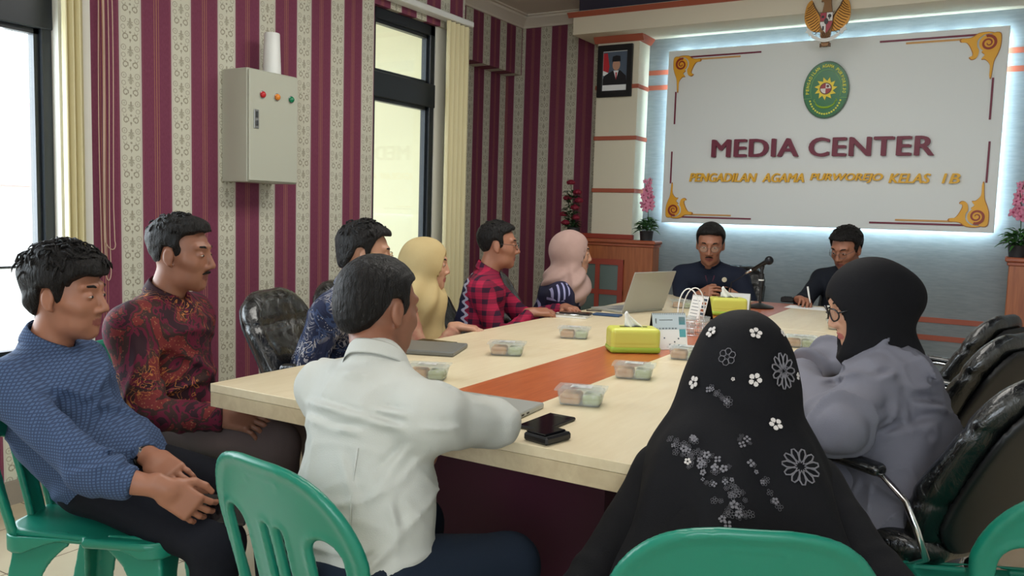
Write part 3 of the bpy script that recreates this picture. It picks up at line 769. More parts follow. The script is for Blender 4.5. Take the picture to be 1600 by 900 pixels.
mb.mi = 2; mb.prism([(.006, .20), (.020, .20), (.016, .15), (.011, .14)], FP(.0160), .0006)
mb.mi = 4; mb.prism([(.012 + .034 * math.cos(a), .262 + .046 * math.sin(a)) for a in np.linspace(0, 2 * PI, 20, endpoint=False)], FP(.0160), .0006)
mb.mi = 3; mb.prism([(-.026, .288), (.05, .288), (.046, .332), (.01, .338), (-.022, .33)], FP(.0168), .0006)
fp(mb, 'photograph', [M['paper'], newmat('portrait_blue_grey', srgb(84, 98, 116), .6), newmat('portrait_red', srgb(190, 40, 52), .6), newmat('portrait_dark', srgb(22, 22, 28), .6), newmat('portrait_skin', srgb(196, 150, 124), .6)])

# ------------------------------------------------------------------ cabinets
def cabinet(name, x0, x1, y0, y1, z, label, panel=None, ledge=None):
    r = empty(name, ((x0 + x1) / 2, (y0 + y1) / 2, 0), label, 'cabinet'); o = Vector(r.location)
    def b(mb, n, mat, **k): mb.v = [tuple(Vector(p) - o) for p in mb.v]; return mb.build(n, mat, r, **k)
    b(MB().box(x0 + .02, x1 - .02, y0 + .02, y1, 0.0, z - .05, .004), 'body', M['cabinet'])
    b(MB().box(x0 - .005, x1 + .005, y0 - .01, y1, z - .03, z, .008).box(x0 + .008, x1 - .008, y0 + .008, y1, z - .055, z - .028, .006), 'top', M['cabinet_top'])
    if panel:
        a, c, d, e = panel; mb = MB(); w_ = .045
        mb.box(a, a + w_, y0 + .001, y0 + .0235, d, e).box(c - w_, c, y0 + .001, y0 + .0235, d, e).box(a, c, y0 + .002, y0 + .024, d, d + w_).box(a, c, y0 + .002, y0 + .024, e - w_, e)
        m_ = (a + c) / 2; mb.box(m_ - .02, m_ + .02, y0 + .003, y0 + .022, d, e)
        k = (e - d) / 3
        for i in (1, 2): mb.box(a, c, y0 + .004, y0 + .0215, d + i * k - .02, d + i * k + .02)
        dr = b(mb, 'door', M['cabinet_red'])
        g = MB().box(a + .01, c - .01, y0 + .012, y0 + .018, d + .01, e - .01); g.v = [tuple(Vector(p) - o) for p in g.v]; g.build('glass_panel', M['frosted'], dr)
    if ledge: b(ledge, 'ledge', M['cabinet_red'])
    return r
cabinet('wooden_cabinet', -3.30, -2.395, 6.287, 6.45, 1.085, 'reddish wooden cabinet with a glass grid door under the cream pilaster', panel=(-3.12, -2.66, .10, .92), ledge=MB().box(-3.28, -2.64, 6.41, 6.449, 1.0855, 1.125, .004))
cabinet('wooden_cabinet', .025, .95, 6.287, 6.66, 1.085, 'reddish wooden cabinet right of the sign behind the black office chairs')
# ------------------------------------------------------------------ conference table
TX0, TX1, TY0, TY1, TZ = -2.027, -.475, 1.66, 5.56, .74
tb = empty('conference_table', (-1.25, 3.6, 0), 'long pale conference table with an orange wood strip down its middle', 'table'); to = Vector(tb.location)
def tp(mb, n, mat, **k): mb.v = [tuple(Vector(p) - to) for p in mb.v]; return mb.build(n, mat, tb, **k)
seams = [TY0, 2.93, 4.25, TY1]
for i in range(3):
    a, b = seams[i] + (.001 if i else 0), seams[i + 1] - .001
    mb = MB().box(TX0, -1.395, a, b, TZ - .026, TZ, .0015); tp(mb, 'tabletop_panel', M['table_cream'])
    mb = MB().box(-1.105, TX1, a, b, TZ - .026, TZ, .0015); tp(mb, 'tabletop_panel', M['table_cream'])
tp(MB().box(-1.3945, -1.1055, TY0, TY1, TZ - .026, TZ - .0002), 'centre_strip', M['table_orange'])
tp(MB().box(TX0 + .001, TX1 - .001, TY0 + .001, TY0 + .03, TZ - .070, TZ - .0265).box(TX0 + .001, TX1 - .001, TY1 - .03, TY1 - .001, TZ - .070, TZ - .0265).box(TX0 + .001, TX0 + .03, TY0 + .03, TY1 - .03, TZ - .070, TZ - .0265).box(TX1 - .03, TX1 - .001, TY0 + .03, TY1 - .03, TZ - .070, TZ - .0265), 'edge_apron', M['table_side'])
tp(MB().box(-1.62, -.88, 2.02, 2.06, .0, TZ - .027).box(-1.62, -.88, 5.16, 5.20, .0, TZ - .027).box(-1.62, -1.58, 2.06, 5.16, .0, TZ - .027).box(-.92, -.88, 2.06, 5.16, .0, TZ - .027), 'base_panel', M['maroon_panel'])

# ------------------------------------------------------------------ green plastic chair (built once)
def green_chair(loc, rz, label):
    r = empty('plastic_chair', loc, label, 'chair', 'green plastic chairs', rz)
    # local: facing +y, back at -y
    h = .0075
    def back(X, Y, Z):
        # centre surface: y as function of z and x
        zz = (Z - .43)
        yc = -.215 - .22 * zz - .10 * zz * zz * 1.0 + .55 * X * X
        sh = (Y - yc)
        w = .205 + .03 * np.clip(zz / .2, 0, 1) - .0 * zz
        top = .80 - .62 * np.clip(np.abs(X) - .04, 0, 1) ** 2 * 3.1
        out = smax(np.abs(X) - w, Z - top, .12); out = np.maximum(out, .405 - Z)
        hole = rbox2(np.abs(X), Z, (.142, .445), (.040, .215), .038)
        hole = np.minimum(hole, rbox2(np.abs(X), Z, (.022, .45), (.0075, .205), .0075))
        sheet = smax(out, -hole, .012)
        rim = np.minimum(np.abs(out + .016) - .016, 1)                      # thicker rolled rim
        th = .0065 + .006 * np.clip(1 - np.abs(out + .012) / .018, 0, 1) + .004 * np.clip(1 - np.abs(hole - .008) / .012, 0, 1)
        em = rbox2(X, Z, (0, .752), (.052, .011), .011); th = th + .0018 * (np.abs(em) < .0025)
        return smax(np.abs(sh) * .96 - th, sheet, .012)
    nets_mesh('backrest', [nets(back, (-.26, -.43, .39), (.26, -.12, .82), h * .8)], M['green_plastic'], r)
    mb = MB(); lt = text_mesh('NAPOLLY', .001, .01)
    def seat(X, Y, Z):
        yy = Y
        zc = .435 + .016 * (yy / .2) ** 2 * (yy > 0) * -1 + .10 * X * X - .012 * np.cos(np.clip(Y / .22, -1, 1) * 1.57)
        out = rbox2(X, Y, (0, 0), (.225 - .02 * (Y < 0), .225), .07)
        lip = np.clip(1 - np.abs(out + .01) / .014, 0, 1) * .008
        return smax(np.abs(Z - zc + lip * .8) - .006 - lip, out, .012)
    nets_mesh('seat', [nets(seat, (-.25, -.25, .39), (.25, .25, .47), h)], M['green_plastic'], r)
    for sx in (-1, 1):
        for sy in (-1, 1):
            a = (sx * .185, sy * .185, .425); b = (sx * .235, sy * .235, .0)
            def leg(X, Y, Z, a=a, b=b, sx=sx, sy=sy):
                t = np.clip((.425 - Z) / .425, 0, 1)
                cx = sx * (.180 + .055 * t); cy = sy * (.180 + .055 * t)
                w = .044 - .018 * t + .05 * np.exp(-t * 9)
                u, v = (X - cx) * sx, (Y - cy) * sy
                L1 = rbox2(u, v, (-w + .012, .004), (w, .007), .006); L2 = rbox2(u, v, (.004, -w + .012), (.007, w), .006)
                d = np.minimum(L1, L2)
                return np.maximum(np.maximum(d, Z - .437), -Z)
            nets_mesh('leg', [nets(leg, (min(sx * .05, sx * .26), min(sy * .05, sy * .26), -.01), (max(sx * .05, sx * .26), max(sy * .05, sy * .26), .45), .0065)], M['green_plastic'], r)
    # apron below the seat edge
    def apron(X, Y, Z):
        out = rbox2(X, Y, (0, 0), (.222, .222), .06); band_ = np.abs(out + .006) - .004
        arch = .385 + .045 * np.cos(np.clip(np.minimum(np.abs(X), np.abs(Y)) / .16, 0, 1) * 1.57)
        return np.maximum(np.maximum(band_, Z - .433), arch - Z)
    nets_mesh('apron', [nets(apron, (-.24, -.24, .37), (.24, .24, .44), .005)], M['green_plastic'], r)
    return r

# ------------------------------------------------------------------ black office chair (built once)
def office_chair(loc, rz, label):
    r = empty('office_chair', loc, label, 'chair', 'black office chairs', rz)
    def back(X, Y, Z):
        zz = Z - .50
        yc = -.25 - .20 * zz + .9 * X * X * .35 + .05 * np.cos(zz * 7)
        out = rbox2(X, Z, (0, .675), (.235 + .01 * np.cos((Z - .7) * 8), .26), .15)
        th = .042 + .012 * np.clip(1 - np.abs(Z - .60) / .14, 0, 1)
        s = smax(np.abs(Y - yc) - th, out, .07)
        crease = .006 * np.exp(-((Z - .80) / .012) ** 2) + .006 * np.exp(-((Z - .60) / .012) ** 2)
        return s + crease + .0035 * waves(X, Y, Z, 38, 3, 5)
    nets_mesh('backrest', [nets(back, (-.28, -.46, .39), (.28, -.08, 1.05), .0115)], M['wrap'], r)
    def shell(X, Y, Z):
        zz = Z - .50; yc = -.305 - .20 * zz + .9 * X * X * .35 + .05 * np.cos(zz * 7)
        return smax(np.abs(Y - yc) - .012, rbox2(X, Z, (0, .665), (.20, .22), .12), .015)
    nets_mesh('back_shell', [nets(shell, (-.24, -.46, .42), (.24, -.15, .98), .012)], M['black'], r)
    def seat(X, Y, Z):
        out = rbox2(X, Y, (0, 0), (.245, .245), .11)
        return smax(np.abs(Z - .455 + .25 * np.clip(Y - .12, 0, 1) ** 2 * 2 - .12 * X * X) - .045, out, .06) + .003 * waves(X, Y, Z, 36, 5, 5)
    nets_mesh('seat', [nets(seat, (-.28, -.28, .37), (.28, .28, .54), .012)], M['wrap'], r)
    for s in (-1, 1):
        def pad(X, Y, Z, s=s):
            return smax(rbox(X, Y, Z + .1 * (Y + .02) ** 2 * 3, (s * .28, .0, .665), (.027, .14, .016), .014), -1, 0)
        p = nets_mesh('armrest', [nets(pad, (s * .28 - .05, -.17, .62), (s * .28 + .05, .17, .70), .008)], M['wrap'], r)
        MB().tube([(s * .262, .11, .645), (s * .262, -.04, .652), (s * .265, -.13, .645), (s * .27, -.20, .60), (s * .272, -.235, .54), (s * .25, -.25, .47), (s * .20, -.18, .42), (s * .16, 0, .41)], .009, 8).build('arm_frame', M['chrome'], r, smooth=True)
    MB().lathe([(.026, .12), (.026, .30), (.017, .30), (.017, .40), (.06, .405), (.06, .415)], (0, 0, 0), 16).build('gas_column', M['chrome'], r, auto=40)
    for k in range(5):
        a = 2 * PI * k / 5 + .3; c, s = math.cos(a), math.sin(a)
        lg = MB().tube([(c * .02, s * .02, .115), (c * .15, s * .15, .10), (c * .29, s * .29, .075)], [.024, .020, .014], 8).build('base_leg', M['chrome'], r, smooth=True)
        w = MB(); Rm = Matrix.Translation((c * .29, s * .29, .03)) @ Matrix.Rotation(a, 4, 'Z') @ Matrix.Rotation(PI / 2, 4, 'X')
        for q in (-.022, .008): w.lathe([(.005, q), (.027, q), (.029, q + .004), (.029, q + .010), (.027, q + .014), (.005, q + .014)], (0, 0, 0), 14, M=Rm)
        w.box(c * .29 - .008, c * .29 + .008, s * .29 - .008, s * .29 + .008, .03, .075); w.build('caster', M['black_plastic'], lg, auto=35)
    return r
def head2rz(dx, dy): return math.atan2(dy, dx) - PI / 2         # rotation that turns local +y to (dx, dy)

# ------------------------------------------------------------------ food boxes
clear = bpy.data.materials.new('clear_plastic'); clear.use_nodes = True; N.nt = clear.node_tree; N.nt.nodes.remove(bsdf(clear))
t_ = node('ShaderNodeBsdfTransparent'); t_.inputs[0].default_value = (.93, .95, .95, 1); g_ = node('ShaderNodeBsdfPrincipled'); g_.inputs['Base Color'].default_value = rgb(srgb(232, 236, 236)); g_.inputs['Roughness'].default_value = .15
mx = node('ShaderNodeMixShader'); mx.inputs[0].default_value = .16; N.nt.links.new(t_.outputs[0], mx.inputs[1]); N.nt.links.new(g_.outputs[0], mx.inputs[2]); N.nt.links.new(mx.outputs[0], clear.node_tree.nodes['Material Output'].inputs[0])
m = M['snack'] = newmat('fried_snack', srgb(214, 158, 104), .6); start(m); n_ = noise(coords(), 60, 4); base(m, mix(smooth01(n_, .35, .65), srgb(222, 170, 118), srgb(200, 138, 86)))
m = M['snack2'] = newmat('green_white_cake', srgb(200, 206, 160), .6); start(m); n_ = noise(coords(), 30, 3); base(m, mix(smooth01(n_, .45, .6), srgb(226, 222, 200), srgb(190, 196, 150)))
m = M['seal'] = newmat('lid_sticker', srgb(196, 200, 200), .3); start(m); n_ = noise(coords(), 40, 2); base(m, mix(smooth01(n_, .5, .6), srgb(206, 208, 206), srgb(150, 156, 158)))
def food_box(px, py, label, rz=.35, flip=1, src=[None]):
    p = onz(px, py, TZ)
    if src[0] is not None: return dup(src[0], (p.x, p.y, TZ + .0005), rz, label)
    r = empty('food_box', (p.x, p.y, TZ + .0005), label, 'food box', 'clear snack boxes on the table', rz); src[0] = r
    L, W, Hh = .066, .047, .043
    def tub(X, Y, Z):
        f = .86 + .14 * np.clip(Z / Hh, 0, 1)
        o = rbox2(X / f, Y / f, (0, 0), (L, W), .014) ; o = np.maximum(np.maximum(o, Z - Hh), -Z)
        i = np.maximum(o + .0032, .003 - Z)
        i = np.maximum(rbox2(X / f, Y / f, (0, 0), (L - .003, W - .003), .012), .003 - Z)
        return np.maximum(o, -i)
    nets_mesh('tub', [nets(tub, (-.074, -.055, -.004), (.074, .055, .047), .0028)], clear, r, relax=0)
    mb = MB()
    k = bez([(L + .005, W - .008), (L - .008, W + .005), (-L + .008, W + .005), (-L - .005, W - .008), (-L - .005, -W + .008), (-L + .008, -W - .005), (L - .008, -W - .005), (L + .005, -W + .008)], 3)
    mb.prism(k, lambda u, v, w: (u, v, Hh + .0005 + w), .0035); mb.box(-L + .012, L - .012, -W + .01, W - .01, Hh + .004, Hh + .0065, .001)
    mb.build('lid', clear, r)
    for (sx, w_, mt, seed) in ((-1, .030, 'snack', 2), (1, .026, 'snack2', 4)):
        def food(X, Y, Z, sx=sx, w_=w_, seed=seed):
            return smax(rbox(X, Y, Z, (sx * (.058 - w_), 0, .018), (w_, .036, .015), .010), -1, 0) + .002 * waves(X, Y, Z, 120, seed, 4)
        nets_mesh('snack', [nets(food, (sx * .028 - .036, -.042, .0), (sx * .028 + .036, .042, .038), .004)], M[mt], r)
    MB().box(-.03, .03, -.018, .018, Hh + .0068, Hh + .0072).build('sticker', M['seal'], r)
    return r

# ------------------------------------------------------------------ small things builders
def tag_o(o, label, cat, group=None): return tag(o, label, cat, group)
def slab(name, c, rz, lx, ly, lz, mat, label, cat, z=None, bev=.004, extra=None):
    z = TZ + .0005 if z is None else z
    r = empty(name, (c.x, c.y, z), label, cat, rz=rz)
    MB().box(-lx / 2, lx / 2, -ly / 2, ly / 2, 0, lz, bev).build('body', mat, r)
    if extra: extra(r)
    return r
def phone(c, rz, label, lx=.16, ly=.077, z=None, glass=True):
    def ex(r):
        MB().box(-lx / 2 + .004, lx / 2 - .004, -ly / 2 + .004, ly / 2 - .004, .0085, .0092).build('screen', M['gloss_black'], r)
        MB().box(-.02, .0, ly / 2 - .001, ly / 2 + .001, .003, .006).build('button', M['black_plastic'], r)
    return slab('mobile_phone', c, rz, lx, ly, .009, M['black_plastic'], label, 'phone', z, .003, ex)
# ------------------------------------------------------------------ things on and around the table
food_box(908, 631, 'clear snack box nearest the black phone, on the right half of the table', .30)
food_box(990, 590, 'clear snack box right of the orange strip, second nearest to the black phone', .30)
food_box(1073, 561, 'clear snack box partly hidden behind the floral headscarf, beside the orange strip', .22)
food_box(897, 528, 'clear snack box on the left half of the table nearest the yellow tissue box', .38)
food_box(792, 554, 'clear snack box on the left half of the table nearest the white-shirted back', .42)
food_box(1250, 542, 'clear snack box in front of the woman in grey, right of the floral headscarf', .25)
food_box(1313, 515, 'clear snack box by the glasses of the woman in the grey coat', .2)
food_box(1066, 481, 'clear snack box behind the wire cup basket, in front of the man holding a phone', .35)
food_box(668, 592, 'clear snack box mostly hidden behind the white shirt shoulder, by the closed laptop', .42)

def tissue(c, rz, label, s=1.0, folded=True):
    r = empty('tissue_box', (c.x, c.y, TZ + .0005), label, 'tissue box', rz=rz)
    def body(X, Y, Z):
        d = rbox(X, Y, Z, (0, 0, .055 * s), (.100 * s, .058 * s, .044 * s), .018)
        return d + .0015 * np.exp(-((Z - .034) / .003) ** 2)
    nets_mesh('cover', [nets(body, (-.11 * s, -.07 * s, .008), (.11 * s, .07 * s, .105 * s), .0035)], M['yellow_box'], r)
    nets_mesh('base', [nets(lambda X, Y, Z: rbox(X, Y, Z, (0, 0, .014), (.102 * s, .060 * s, .014), .012), (-.11 * s, -.07 * s, -.004), (.11 * s, .07 * s, .035), .0035)], M['lime'], r)
    MB().box(-.055 * s, .055 * s, -.008, .008, .0985 * s, .1005 * s).build('slot', M['black'], r)
    # pulled-up tissue
    vs = []; n = 9
    for i in range(n):
        t = i / (n - 1)
        for j in range(7):
            u = j / 6 - .5
            vs.append((u * .07 * (1 - .75 * t) - .030 * t, .012 * math.sin(u * 9 + t * 3) * (1 - t * .4), .099 * s + .062 * t * (1 - .35 * abs(u))))
    fs = [(i * 7 + j, i * 7 + j + 1, (i + 1) * 7 + j + 1, (i + 1) * 7 + j) for i in range(n - 1) for j in range(6)]
    o = mesh_obj('tissue', vs, fs, M['paper'], r, True); md = o.modifiers.new('s', 'SOLIDIFY'); md.thickness = .0015
    return r
tissue(onz(988, 549, TZ), .62, 'yellow-green tissue box with a pulled-up tissue on the orange strip, nearest')
tissue(onz(1136, 492, TZ), .5, 'yellow-green tissue box partly hidden behind the floral headscarf, by the white card stand')

def tent(name, c, rz, w, h, d, label, cat, art, mats):
    """folded standing card: front face leans back"""
    r = empty(name, (c.x, c.y, TZ + .0005), label, cat, rz=rz)
    a = math.atan2(d / 2, h); F = lambda u, v, w_: (u, -d / 2 + v * math.sin(a) * 1.0 - w_ * math.cos(a), v * math.cos(a) + w_ * math.sin(a) * 0 )
    B = lambda u, v, w_: (u, d / 2 - v * math.sin(a) + w_, v * math.cos(a))
    mb = MB(); mb.prism([(-w / 2, 0), (w / 2, 0), (w / 2, h), (-w / 2, h)], F, .002); mb.build('front_page', mats[0], r)
    mb = MB(); mb.prism([(-w / 2, 0), (w / 2, 0), (w / 2, h), (-w / 2, h)], B, .002); mb.prism([(-w / 2, 0), (w / 2, 0), (w / 2, .003), (-w / 2, .003)], lambda u, v, w_: (u, -d / 2 + w_, v), d); mb.build('stand', mats[1], r)
    mb = MB(); n = int(w / .008)
    for i in range(n):
        x = -w / 2 + .006 + i * (w - .012) / (n - 1)
        mb.tube([(x, .006 * math.cos(q), h * math.cos(a) - .003 + .006 * math.sin(q)) for q in np.linspace(0, 2 * PI, 8, endpoint=False)], .0008, 4, closed=True)
    mb.build('spiral_binding', M['black_plastic'], r)
    art(r, F, w, h)
    return r
teal = newmat('calendar_teal', srgb(92, 168, 178), .6); dkt = newmat('calendar_print', srgb(70, 84, 100), .6); lgt = newmat('calendar_pale_blue', srgb(196, 212, 222), .6)
def art_cal(r, F, w, h):
    mb = MB(); G = lambda u, v, q: F(u, v, q + .0022)
    def R(x0, x1, y0, y1, mi): mb.mi = mi; mb.prism([(x0, y0), (x1, y0), (x1, y1), (x0, y1)], G, .0003)
    R(-w / 2, w / 2, h * .55, h, 2)
    R(w * .28, w * .47, h * .68, h * .90, 0); R(w * .28, w * .47, h * .34, h * .56, 0)
    for i in range(7): R(-w * .42 + i * w * .095, -w * .42 + i * w * .095 + w * .06, h * .56, h * .60, 1)
    R(-w * .42, -w * .38, h * .72, h * .86, 1); R(-w * .30, w * .1, h * .80, h * .83, 1)
    for (a, b) in ((.22, .28), (.22, .10), (.1, .19), (-.2, .3), (-.05, .12)): R(w * a, w * a + .006, h * b, h * b + .006, 1)
    mb.build('print', [teal, dkt, lgt], r)
def art_none(r, F, w, h): pass
tent('desk_calendar', onz(1042, 544, TZ), .80, .150, .150, .075, 'white and teal desk calendar leaning beside the nearest tissue box', 'calendar', art_cal, [M['paper'], M['black']])
c2 = onz(1148, 486, TZ); tent('card_stand', c2, .12, .17, .115, .09, 'blank white folded card stand in front of the microphone', 'card', art_none, [newmat('grey_white_card', srgb(206, 210, 208), .6), newmat('green_grey_card', srgb(150, 156, 128), .6)])
bro = newmat('brochure_print', srgb(150, 92, 66), .6)
def art_br(r, F, w, h):
    mb = MB(); G = lambda u, v, q: F(u, v, q + .0022)
    for i in range(6):
        mb.mi = i % 2; mb.prism([(w * .2, h * (.1 + .14 * i)), (w * .46, h * (.1 + .14 * i)), (w * .46, h * (.2 + .14 * i)), (w * .2, h * (.2 + .14 * i))], G, .0003)
        mb.mi = 1; mb.prism([(-w * .4, h * (.12 + .13 * i)), (w * .05, h * (.12 + .13 * i)), (w * .05, h * (.14 + .13 * i)), (-w * .4, h * (.14 + .13 * i))], G, .0003)
    mb.build('print', [bro, dkt], r)
tent('desk_calendar', onz(1094, 500, TZ), -.55, .125, .135, .07, 'printed standing card with brown pictures behind the wire cup basket', 'calendar', art_br, [M['paper'], M['black']])

# wire basket with cups
wb = empty('wire_basket', (*onz(1078, 523, TZ).xy, TZ + .0005), 'white wire basket with looped handles holding clear cups, beside the calendar', 'basket', rz=.5)
mb = MB()
for z in (.004, .035, .066): mb.tube([(.105, .055, z), (-.105, .055, z), (-.105, -.055, z), (.105, -.055, z)], .0022, 6, closed=True)
for x in np.linspace(-.105, .105, 8):
    for s in (-1, 1): mb.tube([(x, s * .055, .004), (x, s * .055, .066)], .0016, 5)
    mb.tube([(x, -.055, .004), (x, .055, .004)], .0016, 5)
for y in np.linspace(-.055, .055, 4):
    for s in (-1, 1): mb.tube([(s * .105, y, .004), (s * .105, y, .066)], .0016, 5)
mb.build('wire_frame', M['chrome'], wb, smooth=True)
for k, (yy, dx) in enumerate(((-.055, -.02), (.055, .02))):
    hnd = MB().tube([(dx - .045 + .02 * math.sin(q * 3) * 0 - .05 * math.cos(q) + .045, yy * (1 - .5 * math.sin(q)), .066 + .15 * math.sin(q) ** .7) for q in np.linspace(0, PI, 15)], .003, 7).build('handle', M['white_plastic'], wb, smooth=True)
cupb = None
for i, (dx, dy) in enumerate(((-.062, .0), (.0, .004), (.062, -.004))):
    p = wb.matrix_basis @ Vector((dx, dy, .0065)) if False else Matrix.Translation(wb.location) @ Matrix.Rotation(.5, 4, 'Z') @ Vector((dx, dy, .007))
    mb = MB().lathe([(.019, 0), (.027, .078), (.0285, .080), (.0265, .078), (.0185, .003), (.0001, .003)], (0, 0, 0), 20)
    o = mb.build('plastic_cup', clear, smooth=True); o.location = p
    tag(o, ['clear plastic cup at the near left end of the wire basket', 'clear plastic cup in the middle of the wire basket', 'clear plastic cup at the far right end of the wire basket'][i], 'cup', 'cups in the wire basket')

# open laptop facing the far side, seen from its back
def laptop_open(c, rz, label, w=.36, d=.235, tilt=math.radians(20)):
    r = empty('laptop', (c.x, c.y, TZ + .0005), label, 'laptop', rz=rz)
    MB().box(-w / 2, w / 2, 0, d, 0, .014, .003).build('keyboard_base', M['silver'], r)
    mb = MB()
    for i in range(13):
        for j in range(5): mb.box(-w / 2 + .02 + i * .021, -w / 2 + .038 + i * .021, .035 + j * .019, .051 + j * .019, .0142, .0155)
    mb.box(-.05, .05, .145, .195, .0141, .0146); mb.build('keys', simple('key_grey', (120, 124, 128), .5), r)
    R_ = Matrix.Translation((0, -.002, .014)) @ Matrix.Rotation(tilt, 4, 'X')
    MB().box(-w / 2, w / 2, -.004, .003, .0, d, .002, M=R_).build('screen_lid', M['silver'], r)
    MB().box(-w / 2 + .006, w / 2 - .006, .0031, .0036, .008, d - .006, M=R_).build('screen', M['gloss_black'], r)
    return r
# the lid's lower edge runs across the picture; the base lies towards the pink headscarf
lc = onz(1004, 489, TZ); laptop_open(Vector((-1.73, 4.40, TZ)), math.radians(72), 'open silver laptop seen from behind, in front of the woman in the pink headscarf')
bs = onz(955, 492, TZ)
def ex_note(r):
    MB().box(-.095, .095, -.06, .06, .0, .004).build('cover', simple('notebook_cover', (190, 188, 176), .6), r)
nb = slab('notebook', onz(893, 495, TZ), .18, .19, .12, .010, M['paper'], 'closed pale notebook on the table in front of the man in the red plaid shirt', 'notebook', bev=.002)
MB().box(-.096, .096, -.061, .061, .0101, .0118).build('cover', simple('notebook_cover', (196, 194, 182), .6), nb)
MB().tube([(-.08, -.045, .016), (.075, -.05, .016)], .0035, 8).build('clip', M['chrome'], nb, smooth=True)
phone(Vector((nb.location.x + .01, nb.location.y + .03, 0)), .2, 'black phone lying on the closed pale notebook', .165, .078, TZ + .0135)
slab('folder', Vector((bs.x, bs.y - .05, 0)), .12, .15, .075, .010, simple('blue_case', (44, 74, 110), .4), 'dark blue phone case lying in front of the open silver laptop', 'phone case', bev=.003)
tag(MB().tube([(onz(916, 486, TZ).x, onz(916, 486, TZ).y, TZ + .005), (onz(940, 487, TZ).x, onz(940, 487, TZ).y, TZ + .005)], .0045, 8).build('pen', simple('grey_pen', (90, 84, 78), .4), smooth=True, origin=tuple(onz(928, 487, TZ + .005))), 'short grey pen between the notebook and the open laptop', 'pen')
# left near things
l2 = onz(665, 548, TZ)
lp = slab('laptop', Vector((l2.x - .03, l2.y, 0)), .35, .33, .23, .018, simple('grey_laptop', (120, 122, 120), .4, .3), 'closed grey laptop behind the head of the man in the white shirt', 'laptop', bev=.004)
phone(Vector((onz(680, 537, TZ).x, onz(680, 537, TZ).y, 0)), .1, 'dark phone with raised cameras beside the closed grey laptop', .165, .08)
# right near things by the elbow
phone(Vector((-.975, 1.851, 0)), math.radians(88), 'black smartphone with a glossy screen near the white-sleeved elbow', .165, .080)
wl = slab('wallet', Vector((-.905, 1.722, 0)), math.radians(77), .092, .076, .020, M['black_plastic'], 'small black square case at the table edge beside the smartphone', 'case', bev=.005)
MB().box(-.040, .036, -.028, .034, .0202, .025, .003).build('lid', M['gloss_black'], wl)
cl_ = onz(812, 652, TZ)
l3 = slab('laptop', Vector((cl_.x - .14, cl_.y + .02, 0)), .06, .30, .20, .016, M['silver'], 'closed silver laptop with side ports under the white-sleeved arm', 'laptop', bev=.003)
mb = MB()
for i in range(3): mb.box(.149, .1505, -.07 + i * .03, -.055 + i * .03, .005, .010)
mb.build('port', M['black'], l3)

# microphone on a round-footed stand
mp = onz(1187, 481, TZ)
mc = empty('microphone_stand', (mp.x, mp.y, TZ + .0005), 'black table microphone stand with a round foot on the orange strip', 'stand')
MB().lathe([(.0, 0), (.082, 0), (.085, .006), (.078, .012), (.03, .024), (.014, .03), (.0, .03)], (0, 0, 0), 28).build('foot', M['black_plastic'], mc, auto=40)
MB().lathe([(.0085, .028), (.0085, .13), (.016, .132), (.016, .21), (.010, .214), (.010, .235), (.013, .237), (.013, .25), (0, .251)], (0, 0, 0), 16).build('pole', M['black_plastic'], mc, auto=40)
MB().lathe([(.0168, .168), (.0168, .176)], (0, 0, 0), 16).build('ring', M['white_plastic'], mc, auto=40)
d = Vector((.70, -.2, .42)).normalized(); b0 = Vector((-.062, .012, .212))
MB().tube([Vector((0, 0, .245)), Vector((.004, 0, .262))], .013, 10).build('clip', M['black_plastic'], mc, smooth=True)
mi = empty('microphone', (mp.x, mp.y, TZ + .262), 'black microphone with a round mesh head and trailing cable held in the table stand', 'microphone')
mb = MB(); mb.tube([b0 - Vector((0, 0, .242)) + d * t for t in (0, .105, .11)], [.010, .015, .018], 12); mb.build('handle', M['black_plastic'], mi, smooth=True)
mb = MB(); hc = b0 - Vector((0, 0, .242)) + d * .128; ball(mb, hc, .027, 12); mb.build('mesh_head', simple('mic_mesh', (38, 40, 44), .35, .6), mi, smooth=True)
mb = MB(); e0 = b0 - Vector((0, 0, .242)); mb.tube([e0, e0 - d * .05], .008, 8); mb.build('connector', M['chrome'], mi, smooth=True)
mb = MB(); mb.tube([e0 - d * .05, e0 - d * .09 + Vector((0, 0, -.01)), e0 + Vector((-.13, .02, -.09)), e0 + Vector((-.14, .04, -.18)), e0 + Vector((-.10, .05, -.2315)), e0 + Vector((.0, .06, -.2315))], .003, 6); mb.build('cable', M['black_plastic'], mi, smooth=True)
bk = slab('conference_unit', onz(1231, 472, TZ), .1, .085, .07, .035, M['black_plastic'], 'small black block on the table between the microphone and the writing man', 'device', bev=.006)
MB().box(-.025, .025, -.02, .02, .0351, .038, .001).build('key_pad', M['gloss_black'], bk)
pa = onz(1265, 482, TZ); tag(MB().box(pa.x - .14, pa.x + .12, pa.y - .07, pa.y + .12, TZ + .0005, TZ + .0015).build('paper_sheet', M['paper'], origin=(pa.x, pa.y, TZ + .0005)), 'white paper sheet under the hand of the writing man', 'paper')
cu = onz(1300, 492, TZ); o = MB().lathe([(.0, 0), (.022, 0), (.030, .05), (.0315, .052), (.0285, .05), (.020, .004), (0, .004)], (0, 0, 0), 20).build('cup', M['white_plastic'], smooth=True); o.location = (cu.x, cu.y, TZ + .0005); tag(o, 'small white cup beside the paper of the writing man', 'cup')
k1 = [onz(1247, 562, TZ), onz(1262, 564, TZ), onz(1290, 568, TZ), onz(1308, 575, TZ), onz(1325, 590, TZ)]
tag(MB().tube([(p.x, p.y, TZ + .004) for p in k1], .0032, 6).build('cable', M['black_plastic'], smooth=True, origin=(k1[0].x, k1[0].y, TZ + .004)), 'thin black cable on the table beside the grey coat', 'cable')
ms = onz(1252, 577, TZ)
slab('laptop', Vector((ms.x - .05, ms.y, 0)), .9, .26, .18, .016, simple('dark_grey_laptop', (52, 54, 58), .4), 'closed dark laptop under the hands of the woman in grey', 'laptop', bev=.003)

